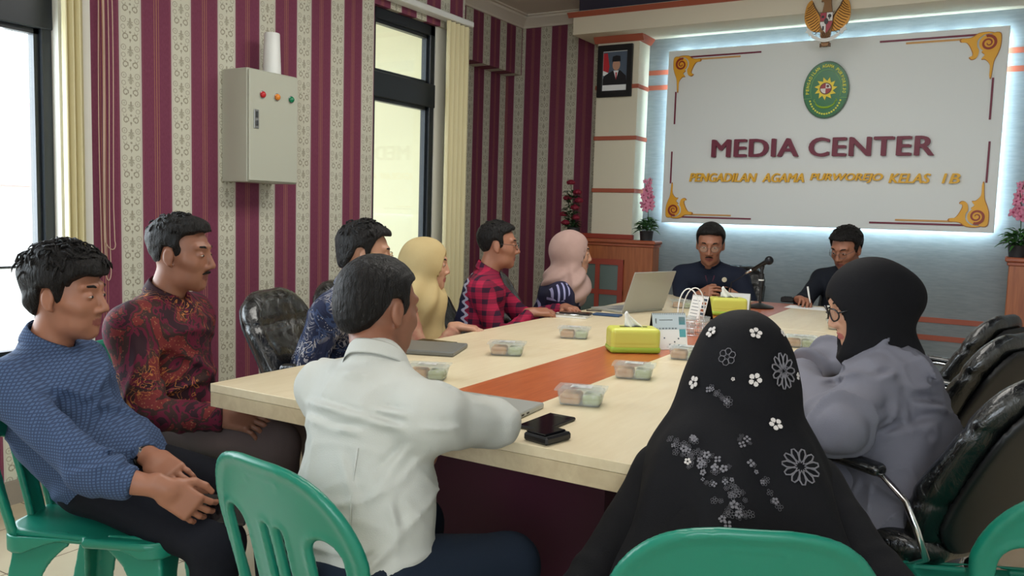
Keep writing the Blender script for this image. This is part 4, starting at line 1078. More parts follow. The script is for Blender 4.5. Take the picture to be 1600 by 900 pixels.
# ------------------------------------------------------------------ the panel box on the left wall
y0, y1, z0, z1 = 2.945, 3.285, 1.397, 1.966
eb = empty('control_box', (XW, (y0 + y1) / 2, z0), 'pale grey wall control box with three coloured lamps on the striped wallpaper', 'control box')
cy = (y1 - y0) / 2; H_ = z1 - z0
MB().box(.001, .185, -cy, cy, 0, H_, .003).build('body', M['box_metal'], eb)
dr = MB().box(.1855, .200, -cy + .004, cy - .004, .006, H_ - .006, .004).build('door', M['box_metal'], eb)
MB().box(.2005, .206, -cy + .03, -cy + .062, .27, .365, .002).build('lock_plate', simple('lock_steel', (150, 152, 150), .35, .5), dr)
MB().box(.2062, .212, -cy + .038, -cy + .052, .285, .31, .002).box(.2062, .212, -cy + .04, -cy + .05, .325, .355, .001).build('latch', simple('latch_dark', (60, 62, 64), .4), dr)
for i, (nm, c) in enumerate((('red_lamp', (200, 36, 44)), ('orange_lamp', (232, 140, 50)), ('green_lamp', (20, 126, 84)))):
    yy = -cy + .085 + i * .098; zz = H_ - .125
    b = MB(); b.tube([(.2005, yy, zz), (.206, yy, zz)], .0195, 16); bz = b.build('lamp_bezel', M['chrome'], dr, smooth=False)
    b = MB(); Mx = Matrix.Rotation(PI / 2, 4, 'Y'); b.lathe([(.016, .0), (.016, .006), (.010, .013), (.0, .015)], (0, 0, 0), 16, M=Mx); b.v = [(v[0] + .2062, v[1] + yy, v[2] + zz) for v in b.v]
    o = b.build('indicator_lamp', newmat(nm, srgb(*c), .25), eb, smooth=True)
ck = onx(425, 80, XW + .12)
cn = MB().lathe([(0, 0), (.047, 0), (.047, .004), (.040, .21), (.038, .214), (0, .214)], (0, 0, 0), 24).build('white_canister', M['white_plastic'], auto=40); cn.location = (XW + .12, ck.y, z1 + .0005)
tag(cn, 'plain white cylinder standing on top of the wall control box', 'canister')

# ------------------------------------------------------------------ flowers
gl = newmat('plant_green', srgb(58, 112, 44), .55); gl2 = newmat('plant_dark_green', srgb(40, 78, 40), .6); pk = newmat('orchid_pink', srgb(214, 132, 160), .6); pk2 = newmat('orchid_magenta', srgb(170, 50, 96), .6); rs = newmat('rose_red', srgb(126, 18, 46), .6)
def leafm(mb, a, dirv, L, w, droop=.3):
    a = Vector(a); d = Vector(dirv).normalized(); s = d.cross(Vector((0, 0, 1))); s = s.normalized() if s.length > .01 else Vector((1, 0, 0)); up = s.cross(d)
    P = []
    for i, t in enumerate((0, .3, .65, 1.0)):
        c = a + d * L * t - Vector((0, 0, droop * L * t * t)); ww = w * (.25, 1, .8, .05)[i]
        P += [c - s * ww + up * ww * .3, c - Vector((0, 0, .001)), c + s * ww + up * ww * .3]
    b = [(i * 3 + j, i * 3 + j + 1, (i + 1) * 3 + j + 1, (i + 1) * 3 + j) for i in range(3) for j in range(2)]
    top = [Vector(p) + Vector((0, 0, .0012)) for p in P]; n = len(P)
    mb.add(list(P) + top, [f[::-1] for f in b] + [tuple(n + i for i in f) for f in b])
def orchid(c, z, label, seed):
    rg = random.Random(seed)
    r = empty('potted_orchid', (c[0], c[1], z + .0005), label, 'potted orchid', 'pink orchids on the cabinets')
    MB().lathe([(0, 0), (.048, 0), (.056, .075), (.058, .078), (.050, .078), (.048, .07), (0, .07)], (0, 0, 0), 4 * 6).build('pot', M['pot'], r, auto=40)
    lv = MB()
    for i in range(120):
        a = rg.random() * 2 * PI; e = rg.random(); rr = rg.random() * .07
        base_ = (math.cos(a) * rr * .9, math.sin(a) * rr * .6, .075 + .12 * rg.random() * (1 - rr * 8))
        lv.mi = rg.random() < .45
        leafm(lv, base_, (math.cos(a), math.sin(a) * .8, -.1 + 1.4 * e), .04 + .05 * rg.random(), .008 + .008 * rg.random(), .5)
    lv.build('foliage', [gl, gl2], r)
    st = MB(); curve = [(0, 0, .07), (.01, .0, .18), (.005, -.005, .3), (-.01, -.01, .42), (.02, -.015, .50)]
    st.tube(curve, .003, 6); st.build('stem', gl2, r, smooth=True)
    fl = MB()
    for i in range(17):
        t = i / 16; cz = .265 + .225 * t; cx = .035 * math.sin(i * 2.4) * (1.15 - .7 * t); cy_ = -.01 - .02 * math.cos(i * 1.7)
        R_ = Matrix.Translation((cx, cy_, cz)) @ Matrix.Rotation(rg.uniform(-.7, .7), 4, 'Z') @ Matrix.Rotation(rg.uniform(-.5, .5) + PI / 2, 4, 'X')
        s = .026 * (1.1 - .55 * t); fl.mi = 0
        for k in range(5):
            a = 2 * PI * k / 5 + rg.random() * .3; ctr = Vector((math.cos(a) * s * .75, math.sin(a) * s * .75, .004 * (k % 2)))
            ball(fl, R_ @ ctr, s * .72, 6, M=(R_.to_3x3() @ Matrix.Rotation(a, 3, 'Z')).to_4x4(), sc=(1, .72, .22))
        fl.mi = 1; ball(fl, R_ @ Vector((0, 0, .006)), s * .28, 6)
    fl.build('blossoms', [pk, pk2], r, smooth=True)
    return r
orchid((-2.50, 6.365), 1.085, 'pink orchid in a black pot on the cabinet beside the pilaster', 3)
orchid((.085, 6.40), 1.085, 'pink orchid in a black pot on the right cabinet at the picture edge', 5)
rg = random.Random(11)
rr = empty('rose_arrangement', (-3.16, 6.36, 1.088), 'dark red artificial roses in front of the striped wallpaper beside the pilaster', 'flowers')
MB().lathe([(0, 0), (.05, 0), (.055, .08), (.045, .085), (0, .08)], (0, 0, 0), 20).build('pot', M['pot'], rr, auto=40)
lv = MB(); st = MB(); fl = MB()
spots = [(-.03, .46), (.03, .38), (-.075, .33), (.015, .25), (-.09, .19), (.02, .165), (-.06, .12), (.05, .31)]
for i, (sx, sz) in enumerate(spots):
    sy = rg.uniform(-.05, .02); st.tube([(0, 0, .07), (sx * .4, sy * .4, .07 + (sz - .07) * .5), (sx, sy, sz - .01)], .0025, 5)
    fl = MB()
    for k in range(4):
        rad = .040 - .007 * k
        for j in range(5):
            a = 2 * PI * j / 5 + k * .6
            ball(fl, (sx + math.cos(a) * rad * .45, sy + math.sin(a) * rad * .45, sz + .004 * k), rad * .55, 6, sc=(1, 1, .8 + .15 * k))
    fl.build('rose', rs, rr, smooth=True)
for i in range(150):
    a = rg.random() * 2 * PI; h_ = .08 + .30 * rg.random() ** 1.5; lv.mi = rg.random() < .6
    leafm(lv, (math.cos(a) * .05 * rg.random() - .02, math.sin(a) * .04 * rg.random(), h_), (math.cos(a), math.sin(a), .3 + rg.random()), .04 + .04 * rg.random(), .012, .5)
st.build('stems', gl2, rr, smooth=True); lv.build('foliage', [gl2, newmat('plant_deep_green', srgb(32, 58, 32), .6)], rr)

# ------------------------------------------------------------------ chairs
g0 = green_chair((-1.15, 1.39, 0), head2rz(.14, 1), 'green plastic chair behind the man in the white shirt')
dup(g0, (-2.03, 1.38, 0), head2rz(.89, .45), 'green plastic chair under the young man in the blue checked shirt')
dup(g0, (-2.37, 1.82, 0), head2rz(.95, .30), 'green plastic chair behind the man in the brown and red batik shirt')
dup(g0, (-.435, 1.555, 0), head2rz(-.44, .9), 'green plastic chair with its backrest in front of the woman in the floral headscarf')
dup(g0, (.10, 2.15, 0), head2rz(-.42, .9), 'empty green plastic chair at the right picture edge')
o0 = office_chair((-.21, 2.54, 0), head2rz(-.85, .45), 'plastic-wrapped black office chair under the woman in the grey coat')
dup(o0, (-.29, 3.36, 0), head2rz(-.9, .35), 'empty plastic-wrapped black office chair just behind the one of the woman in grey')
dup(o0, (-.33, 3.98, 0), head2rz(-.9, .30), 'empty black office chair farthest back on the right, nearest the cabinet')
dup(o0, (-2.28, 2.56, 0), head2rz(1, .25), 'glossy black office chair behind the man in the navy and white batik')
dup(o0, (-2.42, 3.10, 0), head2rz(1, .1), 'black office chair behind the woman in the cream headscarf')
dup(o0, (-2.42, 3.72, 0), head2rz(1, .1), 'black office chair behind the man in the red plaid shirt')
dup(o0, (-2.32, 4.32, 0), head2rz(1, .1), 'black office chair behind the woman in the dusty pink headscarf')
dup(o0, (-1.75, 6.02, 0), head2rz(0, -1), 'black office chair behind the man holding a phone at the far table end')
dup(o0, (-.88, 6.02, 0), head2rz(0, -1), 'black office chair behind the writing man at the far table end')
# ------------------------------------------------------------------ people
V3 = lambda *a: np.array(a, float)
def nrm(v): v = np.array(v, float); return v / np.linalg.norm(v)
def skin_mat(name, c, lip):
    m = newmat(name, c, .5); start(m)
    a = node('ShaderNodeAttribute'); a.attribute_name = 'tint'; f, _, _ = xyz(a.outputs['Vector'])
    n = noise(coords(), 35, 3); c2 = tuple(x * .86 for x in c)
    base(m, mix(f, mix(n, c2, c), lip)); bump(m, noise(coords(), 300, 2), .05, .001)
    p = bsdf(m); p.inputs['Subsurface Weight'].default_value = .08; p.inputs['Subsurface Radius'].default_value = (.02, .008, .004); p.inputs['Subsurface Scale'].default_value = .3
    return m
SK_M = skin_mat('brown_skin', srgb(160, 108, 84), srgb(132, 74, 66))
SK_D = skin_mat('dark_tan_skin', srgb(144, 96, 74), srgb(116, 66, 58))
SK_L = skin_mat('light_brown_skin', srgb(190, 142, 116), srgb(158, 84, 80))
HAIR = newmat('black_hair', srgb(12, 11, 11), .55, spec=.25); start(HAIR)
_n = noise(mapping(coords(), (90, 90, 26)), 1.0, 4, .6, .8); bump(HAIR, _n, .8, .014); base(HAIR, mix(_n, srgb(8, 7, 7), srgb(26, 23, 22)))
EYEW = newmat('eye_white', srgb(176, 160, 148), .3); EYED = newmat('eye_dark', srgb(24, 14, 10), .2)
LENS = bpy.data.materials.new('spectacle_lens'); LENS.use_nodes = True; N.nt = LENS.node_tree; N.nt.nodes.remove(bsdf(LENS))
_t = node('ShaderNodeBsdfTransparent'); _g = node('ShaderNodeBsdfGlossy'); _g.inputs['Roughness'].default_value = .05; _m = node('ShaderNodeMixShader'); _m.inputs[0].default_value = .08
N.nt.links.new(_t.outputs[0], _m.inputs[1]); N.nt.links.new(_g.outputs[0], _m.inputs[2]); N.nt.links.new(_m.outputs[0], LENS.node_tree.nodes['Material Output'].inputs[0])

ss = lambda x: np.clip(x, 0, 1) ** 2 * (3 - 2 * np.clip(x, 0, 1))
def head_sdf(X, Y, Z, fem=False, nb=None):
    A = np.abs(X)
    d = elp(X, Y, Z, (0, -.014, .032), (.075, .096, .086))
    d = smin(d, elp(X, Y, Z, (0, .026, -.030), (.060, .066, .082)), .03)
    d = smin(d, elp(X, Y, Z, (0, .032, -.076), (.046 if fem else .050, .050, .036)), .025)
    d = smin(d, cap(X, Y, Z, (0, .066, -.099), (0, .072, -.097), .018, .016), .018)
    d = smin(d, cap(A, Y, Z, (.040, .058, -.022), (.052, .035, -.012), .020, .018), .02)      # cheekbones
    d = smin(d, cap(A, Y, Z, (.012, .084, .034), (.046, .068, .034), .009, .008), .014)       # brow
    d = smax(d, -elp(A, Y, Z, (.031, .101, .010), (.019, .020, .012)), .012)                  # eye sockets
    d = smin(d, elp(A, Y, Z, (.031, .073, .009), (.015, .0145, .0125)), .003)                 # lids
    nose = cap(X, Y, Z, (0, .086, .018), (0, .1045 if fem else .108, -.026), .0075, .0085 if fem else .0105)
    nose = smin(nose, cap(A, Y, Z, (.011, .098, -.032), (.013, .094, -.033), .0075, .0075), .008)
    d = smin(d, nose, .010)
    d = smax(d, -cap(A, Y, Z, (.007, .103, -.042), (.007, .100, -.040), .003, .003), .002)
    d = smin(d, cap(A, Y, Z, (0, .090, -.057), (.019, .080, -.060), .0062, .003), .004)
    d = smin(d, cap(A, Y, Z, (0, .088, -.070), (.015, .080, -.067), .0075, .003), .004)
    d = smax(d, -cap(A, Y, Z, (0, .0995, -.0632), (.020, .089, -.063), .0012, .0008), .002)
    if not fem or True:
        e = elp(A, Y, Z, (.078, -.010, -.002), (.009, .018, .029)); e = smin(e, cap(A, Y, Z, (.077, -.004, -.028), (.072, .0, -.034), .008, .006), .008)
        e = smax(e, -elp(A, Y, Z, (.091, -.006, .004), (.008, .011, .018)), .004)
        d = smin(d, e, .007)
    if nb is not None:
        d = smin(d, cap(X, Y, Z, (0, -.022, -.05), nb, .052 if not fem else .046, .058 if not fem else .05), .022)
    return d
HC_Y = [-.14, -.10, -.07, -.045, -.03, -.012, .002, .008, .022, .030, .046, .066, .10, .14]
HC_Z = [-.070, -.070, -.062, -.022, .026, .030, .026, -.016, -.012, .034, .068, .084, .086, .088]
def hair_sdf(X, Y, Z, st):
    t = st.get('side', .004) + (st.get('top', .016) - st.get('side', .004)) * ss((Z + .01) / .09)
    k = elp(X, Y, Z, (0, -.014, .032), (.0765, .0975, .0875)) - t
    k = smin(k, elp(X, Y, Z, (0, .026, -.030), (.060, .066, .082)) - .003, .02) + 0
    for (c, r) in st.get('extra', []):
        k = smin(k, elp(X, Y, Z, c, r), .02)
    zc = np.interp(Y + np.float32(st.get('dy', 0)), HC_Y, HC_Z).astype(np.float32) + np.float32(st.get('dz', 0)) * (Y > .04)
    d = smax(k, (zc - Z) * .8, st.get('soft', .010))
    if st.get('recede', 1): d = smax(d, -elp(np.abs(X), Y, Z, (.068, .066, .046), (.034, .046, .036)), .010)
    a = st.get('rough', .0015)
    d = d + a * waves(X, Y, Z, st.get('freq', 170), 9, 7, (1, .35, .5))
    return d
def hand_sdf(X, Y, Z, side, curl, thumb=.4, spread=.10):
    Y = Y * side
    d = rbox(X, Y, Z, (.047, 0, 0), (.047, .039, .0135), .013)
    d = smin(d, seg(X, Y, Z, (-.03, 0, 0), (.02, 0, 0), (.027, .019), (.031, .018), (0, 1, 0)), .012)
    for i, (yb, L, r) in enumerate(((.029, .072, .0090), (.0095, .080, .0092), (-.010, .074, .0088), (-.029, .058, .0078))):
        p = V3(.086 - .004 * abs(i - 1), yb, -.001); a = 0; sp = spread * (1.2 - i * .8); f = None
        c = curl if not isinstance(curl, (list, tuple)) else curl[i]
        for j, q in enumerate((.46, .30, .24)):
            a += c * (.75, 1.0, .75)[j]
            e = p + L * q * V3(math.cos(a) * math.cos(sp), math.cos(a) * math.sin(sp), -math.sin(a))
            f_ = cap(X, Y, Z, p, e, r * (1 - .08 * j), r * (.92 - .10 * j)); f = f_ if f is None else smin(f, f_, .003); p = e
        d = smin(d, f, .005)
    p0 = V3(.018, .026, -.004); p1 = V3(.048, .050, -.012 - .012 * thumb); p2 = p1 + .030 * nrm((.80, .35 - .5 * thumb, -.35 * thumb)); p3 = p2 + .024 * nrm((.90, .1 - .6 * thumb, -.4 * thumb))
    th = smin(smin(cap(X, Y, Z, p0, p1, .015, .0115), cap(X, Y, Z, p1, p2, .0110, .0100), .004), cap(X, Y, Z, p2, p3, .0098, .0078), .003)
    return smin(d, th, .008)
def frame_from(xd, zd):
    x = nrm(xd); z = np.array(zd, float); z = nrm(z - x * z.dot(x)); y = np.cross(z, x); return np.stack([x, y, z], 1)
def tolocal(X, Y, Z, o, R, s):
    px, py, pz = X - np.float32(o[0]), Y - np.float32(o[1]), Z - np.float32(o[2])
    return [(px * np.float32(R[0, i]) + py * np.float32(R[1, i]) + pz * np.float32(R[2, i])) / np.float32(s) for i in range(3)]

def person(d):
    s = d.get('s', 1.0); near = d.get('near', False); fem = d.get('fem', False)
    hip = V3(*d['hip']); hd = nrm((*d['heading'], 0)); side = np.cross(hd, (0, 0, 1))        # side = person's right
    Hd = V3(*d['head']); fd = nrm((*d['face'], 0)); pit = d.get('pitch', 0)
    f = fd * math.cos(pit) + V3(0, 0, -1) * math.sin(pit); u = fd * math.sin(pit) + V3(0, 0, 1) * math.cos(pit)
    rl = d.get('roll', 0); r0 = np.cross(f, u); u = u * math.cos(rl) + r0 * math.sin(rl); RH = np.stack([np.cross(f, u), f, u], 1)
    hs = d.get('hs', s)
    hipf = V3(hip[0], hip[1], 0)
    up_t = nrm(Hd - V3(0, 0, .16) - hip)
    Nb = V3(*d['neck']) if 'neck' in d else Hd + RH @ V3(0, -.040, -.075) * hs + V3(0, 0, -d.get('nl', .075)) * s - nrm((*d['heading'], 0)) * .012
    shd = nrm((*d.get('sdir', d['heading']), 0)); sside = np.cross(shd, (0, 0, 1))
    sw = d.get('sw', .175 if not fem else .155) * s
    Ch = Nb * .72 + hip * .28 + V3(0, 0, .0); Wa = Nb * .35 + hip * .65 - hd * d.get('slouch', .0)
    sh = {k: Nb + V3(0, 0, -.075 * s) + sside * sw * q - shd * .01 for k, q in (('R', 1), ('L', -1))}
    root_o = (hip[0], hip[1], 0)
    # ---- arms
    arms = {}
    for k, q in (('R', 1), ('L', -1)):
        a = d[k]; W = V3(*a['w'])
        if 'e' in a: E = V3(*a['e'])
        else:
            pole = V3(*a.get('pole', tuple(V3(0, 0, -1) + sside * q * .5 - shd * .3)))
            u_, f_ = .285 * s, .25 * s; D = W - sh[k]; L = min(np.linalg.norm(D), (u_ + f_) * .995); Dn = nrm(D)
            c = (u_ * u_ + L * L - f_ * f_) / (2 * L); h_ = math.sqrt(max(1e-5, u_ * u_ - c * c)); pp_ = pole - Dn * pole.dot(Dn); E = sh[k] + Dn * c + nrm(pp_) * h_
        hdir = V3(*a['d']) if 'd' in a else W - E
        arms[k] = (sh[k], E, W, nrm(hdir), V3(*a.get('n', (0, 0, 1))), a.get('curl', .35), a.get('thumb', .4), a.get('cuff', .93))
    # ---- legs
    kn = {}; an = {}
    for k, q in (('R', 1), ('L', -1)):
        kn[k] = V3(*d['knee' + k]) if 'knee' + k in d else hip + hd * .44 * s + side * q * .13 * s + V3(0, 0, .02 - (hip[2] - .5))
        an[k] = V3(*d['ank' + k]) if 'ank' + k in d else V3(kn[k][0], kn[k][1], .08) + hd * .02
    # ---- skin: one mesh with head, neck, hands, forearms and the body under the clothes
    parts = []; hr = .0034 if near else .0048
    nb_l = ((Nb + V3(0, 0, .0)) - Hd) @ RH / hs; nb_l = nb_l * .92
    lo = np.minimum(V3(-.10, -.13, -.14), nb_l - .075); hi = np.maximum(V3(.10, .135, .14), nb_l + .075)
    Vh, Qh = nets(lambda X, Y, Z: head_sdf(X, Y, Z, fem, nb_l), lo, hi, hr)
    lips = ((np.abs(Vh[:, 0]) < .0225) & (Vh[:, 2] < -.0535 + .0 * Vh[:, 0]) & (Vh[:, 2] > -.0765) & (Vh[:, 1] > .078) & (((Vh[:, 0] / .024) ** 2 + ((Vh[:, 2] + .065) / .0115) ** 2) < 1)).astype(float)
    parts.append((Hd + (Vh * hs) @ RH.T, Qh)); tints = [lips]
    for k, q in (('R', 1), ('L', -1)):
        S_, E, W, hx, hz, curl, th, cuff = arms[k]
        if d.get('nohands', {}).get(k): continue
        RF = frame_from(hx, hz); el = (E - W) @ RF / s; el2 = el * .62
        lo = np.minimum(V3(-.04, -.07, -.10), el2 - .05); hi = np.maximum(V3(.185, .07, .05), el2 + .05)
        fn = lambda X, Y, Z: smin(hand_sdf(X, Y, Z, q, curl, th, d[k].get('spread', .10)), cap(X, Y, Z, (0, 0, 0), el2, .0215, .034), .018)
        Vv, Qv = nets(fn, lo, hi, .0032 if near else .0042); parts.append((W + (Vv * s) @ RF.T, Qv)); tints.append(np.zeros(len(Vv)))
    js = [hip, Wa, Ch, Nb] + [arms[k][i] for k in 'RL' for i in range(3)] + [kn[k] for k in 'RL'] + [an[k] for k in 'RL']
    lo = np.min(js, 0) - .12; hi = np.max(js, 0) + .12; lo[2] = max(lo[2], .02)
    def core(X, Y, Z):
        c = cap(X, Y, Z, hip, Wa, .075 * s, .065 * s); c = smin(c, cap(X, Y, Z, Wa, Ch, .065 * s, .07 * s), .03); c = smin(c, cap(X, Y, Z, Ch, Nb - V3(0, 0, .03), .06 * s, .035 * s), .03)
        for k in 'RL':
            c = smin(c, cap(X, Y, Z, sh[k] * .75 + Nb * .25 - V3(0, 0, .02), sh[k] * .5 + Ch * .5, .02 * s, .03 * s), .02)
            c = smin(c, cap(X, Y, Z, sh[k], arms[k][1], .026 * s, .026 * s), .02); c = smin(c, cap(X, Y, Z, arms[k][1], arms[k][2], .026 * s, .019 * s), .01)
            c = smin(c, cap(X, Y, Z, hip, kn[k], .05 * s, .04 * s), .02); c = smin(c, cap(X, Y, Z, kn[k], an[k], .036 * s, .026 * s), .02)
        return c
    Vc, Qc = nets(core, lo, hi, .016); parts.append((Vc, Qc)); tints.append(np.zeros(len(Vc)))
    tt = np.concatenate(tints)
    body = nets_mesh('person', parts, d['skin'], None, root_o, 1, attr=lambda V: np.stack([tt, tt, tt], 1))
    tag(body, d['label'], 'person')
    loc = lambda P: [tuple((Hd + (RH @ (np.array(p) * hs))) - np.array(root_o)) for p in P]
    hm = lambda mb: (setattr(mb, 'v', loc(mb.v)), mb)[1]
    # ---- eyes, brows
    for q in (-1, 1):
        mb = MB(); mb.mi = 0; ball(mb, (q * .031, .0815, .0075), .0115, 8, sc=(1.0, .62, .34)); mb.mi = 1; ball(mb, (q * .031, .0868, .0075), .0045, 8, sc=(1, .6, .95)); hm(mb).build('eye', [EYEW, EYED], body, smooth=True)
    if not d.get('nobrow'):
        for q in (-1, 1):
            mb = MB(); mb.tube([(q * .013, .0895, .031), (q * .028, .0865, .0365), (q * .042, .077, .0355), (q * .052, .066, .030)], [.0028, .0042, .0036, .0015], 6); hm(mb).build('eyebrow', HAIR, body, smooth=True)
    if d.get('moustache'):
        mb = MB(); mb.tube([(-.024, .086, -.056), (-.012, .0945, -.0495), (0, .0965, -.0480), (.012, .0945, -.0495), (.024, .086, -.056)], [.0015, .0042, .0036, .0042, .0015], 6); hm(mb).build('moustache', HAIR, body, smooth=True)
    if 'hair' in d:
        st = d['hair']; Vv, Qv = nets(lambda X, Y, Z: hair_sdf(X, Y, Z, st), (-.13, -.155, -.10), (.13, .16, .19), .003 if near else .0048)
        nets_mesh('hair', [(Hd + (Vv * hs) @ RH.T, Qv)], HAIR, body, root_o, 0)
        if st.get('tufts'):
            rg = random.Random(4); mb = MB()
            for i in range(st['tufts']):
                th_ = rg.uniform(0, 2 * PI); ph = rg.uniform(.05, 1.25)
                if math.sin(th_) > .5 and ph > .9: ph = .85
                n_ = V3(math.sin(ph) * math.cos(th_), math.sin(ph) * math.sin(th_), math.cos(ph)); t_ = st.get('top', .016)
                p = V3(0, -.014, .032) + n_ * V3(.076 + t_, .097 + t_, .087 + t_) * .97
                if p[2] < .03: continue
                tg = nrm(np.cross(n_, V3(rg.uniform(-1, 1), rg.uniform(-1, 1), .4))); L = rg.uniform(.018, .036) * st.get('tl', 1)
                mb.tube([p - n_ * .004, p + n_ * L * .3 + tg * L * .35, p + n_ * L * .35 + tg * L * .9, p + n_ * L * .15 + tg * L * 1.3], [.0045, .0042, .0028, .0006], 5)
            hm(mb).build('hair_tufts', HAIR, body, smooth=True)
    if 'glasses' in d:
        g = d['glasses']; mb = MB()
        for q in (-1, 1):
            mb.tube([(q * .032 + .0225 * math.cos(a) * g.get('w', 1), .103 - .012 * abs(math.cos(a)) * (1 if q * math.cos(a) > 0 else 0), .004 + .0185 * math.sin(a)) for a in np.linspace(0, 2 * PI, 20, endpoint=False)], g.get('r', .0013), 6, closed=True)
            mb.tube([(q * .055, .092, .010), (q * .070, .06, .012), (q * .080, .0, .013), (q * .080, -.02, .002)], g.get('r', .0013), 6)
        mb.tube([(-.010, .106, .008), (0, .109, .010), (.010, .106, .008)], g.get('r', .0013), 6)
        go_ = hm(mb).build('glasses', g['m'], body, smooth=True)
        mb = MB()
        for q in (-1, 1): mb.prism([(q * .032 + .021 * math.cos(a), .004 + .0175 * math.sin(a)) for a in np.linspace(0, 2 * PI, 18, endpoint=False)], lambda u_, v_, w_: (u_, .101 + w_, v_), .0008)
        hm(mb).build('lens', LENS, go_)
    # ---- shirt
    c = d['cloth']; h = c.get('h', .0072 if near else .0105)
    bulk = c.get('bulk', 1.0) * s; lw = c.get('len', .0)
    tw, td_ = (.168, .118) if not fem else (.158, .12)
    def shirt(X, Y, Z):
        t = seg(X, Y, Z, hip + V3(0, 0, .02 - lw), Wa, (tw * bulk * 1.06, td_ * bulk * 1.20), (tw * .93 * bulk, td_ * bulk), side)
        t = smin(t, seg(X, Y, Z, Wa, Ch, (tw * .93 * bulk, td_ * bulk), (tw * .96 * bulk, td_ * .98 * bulk), sside), .05)
        yo = nrm(sh['R'] - sh['L'])
        t = smin(t, cap(X, Y, Z, sh['L'] * .82 + sh['R'] * .18 - V3(0, 0, .015), sh['R'] * .82 + sh['L'] * .18 - V3(0, 0, .015), .068 * bulk, .068 * bulk), .05)
        t = smin(t, cap(X, Y, Z, Ch + (Nb - Ch) * .5, Nb - V3(0, 0, .012), .085 * s, .054 * s), .04)
        wr = c.get('fold', .004)
        cr1 = 1 - np.abs(waves(X, Y, Z, 26, d.get('seed', 1) + 5, 4, (.6, .6, 1.7))) * 3.2
        cr2 = 1 - np.abs(waves(X, Y, Z, 40, d.get('seed', 1) + 6, 4, (.9, .9, 1.1))) * 3.5
        t = t + wr * waves(X, Y, Z, 22, d.get('seed', 1), 6) - wr * 1.3 * np.clip(cr1, 0, 1) ** 2 - wr * .6 * np.clip(cr2, 0, 1) ** 2
        sl = None
        for k in 'RL':
            S_, E, W, hx, hz, cu_, th_, cuff = arms[k]
            r1, r2, r3 = [x * c.get('sleeve', 1.0) * s for x in (.058, .050, c.get('cuff_r', .036))]
            W2 = E + (W - E) * cuff
            a = cap(X, Y, Z, S_, E, r1, r2)
            b = cap(X, Y, Z, E, W2, r2 * .98, r3)
            Ln = np.linalg.norm(W2 - E); ax = (W2 - E) / Ln
            along = (X - np.float32(W2[0])) * np.float32(ax[0]) + (Y - np.float32(W2[1])) * np.float32(ax[1]) + (Z - np.float32(W2[2])) * np.float32(ax[2])
            fe = np.exp(-(((X - E[0]) ** 2 + (Y - E[1]) ** 2 + (Z - E[2]) ** 2) / (.09 ** 2)))
            b = smax(b, along, .006)
            b = b + .0035 * c.get('bunch', 1) * np.sin(along * 170) * np.exp(-((along + .06) / .05) ** 2)
            e = smin(a, b, .03) + fe * .004 * waves(X, Y, Z, 90, 31, 4)
            e = e + wr * .7 * waves(X, Y, Z, 42, d.get('seed', 1) + 2, 5)
            al2 = (X - np.float32(E[0])) * np.float32(ax[0]) + (Y - np.float32(E[1])) * np.float32(ax[1]) + (Z - np.float32(E[2])) * np.float32(ax[2])
            e = e - wr * 1.1 * np.clip(np.sin(al2 * 60 + 3 * waves(X, Y, Z, 14, 44, 3)), 0, 1) ** 3 * np.exp(-(al2 / .13) ** 2)
            sl = e if sl is None else np.minimum(sl, e)
        for k in 'RL':
            t = smin(t, cap(X, Y, Z, Nb - V3(0, 0, .012), sh[k] + V3(0, 0, .012), .046 * s, .048 * s), .05)
        t = smin(t, sl, .045)
        if c.get('skirt'):
            pass
        if c.get('creases'):
            vd = nrm(V3(0, 0, CAMH) - Ch)
            for (q0, q1, am_, w_) in c['creases']:
                e_ = V3(*q1) - V3(*q0); L_ = np.linalg.norm(e_); e_ = e_ / L_; nn_ = np.cross(vd, e_); nn_ = nn_ / np.linalg.norm(nn_)
                px_, py_, pz_ = X - np.float32(q0[0]), Y - np.float32(q0[1]), Z - np.float32(q0[2])
                ta = px_ * np.float32(e_[0]) + py_ * np.float32(e_[1]) + pz_ * np.float32(e_[2]); tb = px_ * np.float32(nn_[0]) + py_ * np.float32(nn_[1]) + pz_ * np.float32(nn_[2])
                tv = px_ * np.float32(vd[0]) + py_ * np.float32(vd[1]) + pz_ * np.float32(vd[2])
                env = np.clip(1 - (2 * ta / L_ - 1) ** 2, 0, 1) * np.exp(-(tv / .13) ** 2)
                t = t - np.float32(am_ * 1.7) * env * (np.exp(-(tb / w_) ** 2) - .8 * np.exp(-((tb - 1.6 * w_) / w_) ** 2))
        nk = cap(X, Y, Z, Nb + (Nb - Ch) * .05, Hd - V3(0, 0, .05), .058 * s, .060 * s)
        if c.get('closed'): return smin(t, cap(X, Y, Z, Ch * .3 + Nb * .7, Nb + (Hd - Nb) * .10, .070 * s, .060 * s), .03)
        return smax(t, -nk, .006)
    js = [hip - V3(0, 0, lw), Wa, Ch, Nb] + [arms[k][i] for k in 'RL' for i in range(3)]
    lo = np.min(js, 0) - .16 * c.get('bulk', 1); hi = np.max(js, 0) + .16 * c.get('bulk', 1); hi[2] = max(Nb[2] + .09, hi[2] - .05)
    Vs, Qs = nets(shirt, lo, hi, h)
    so_ = nets_mesh(c.get('name', 'shirt'), [(Vs, Qs)], c['m'], body, root_o, 1)
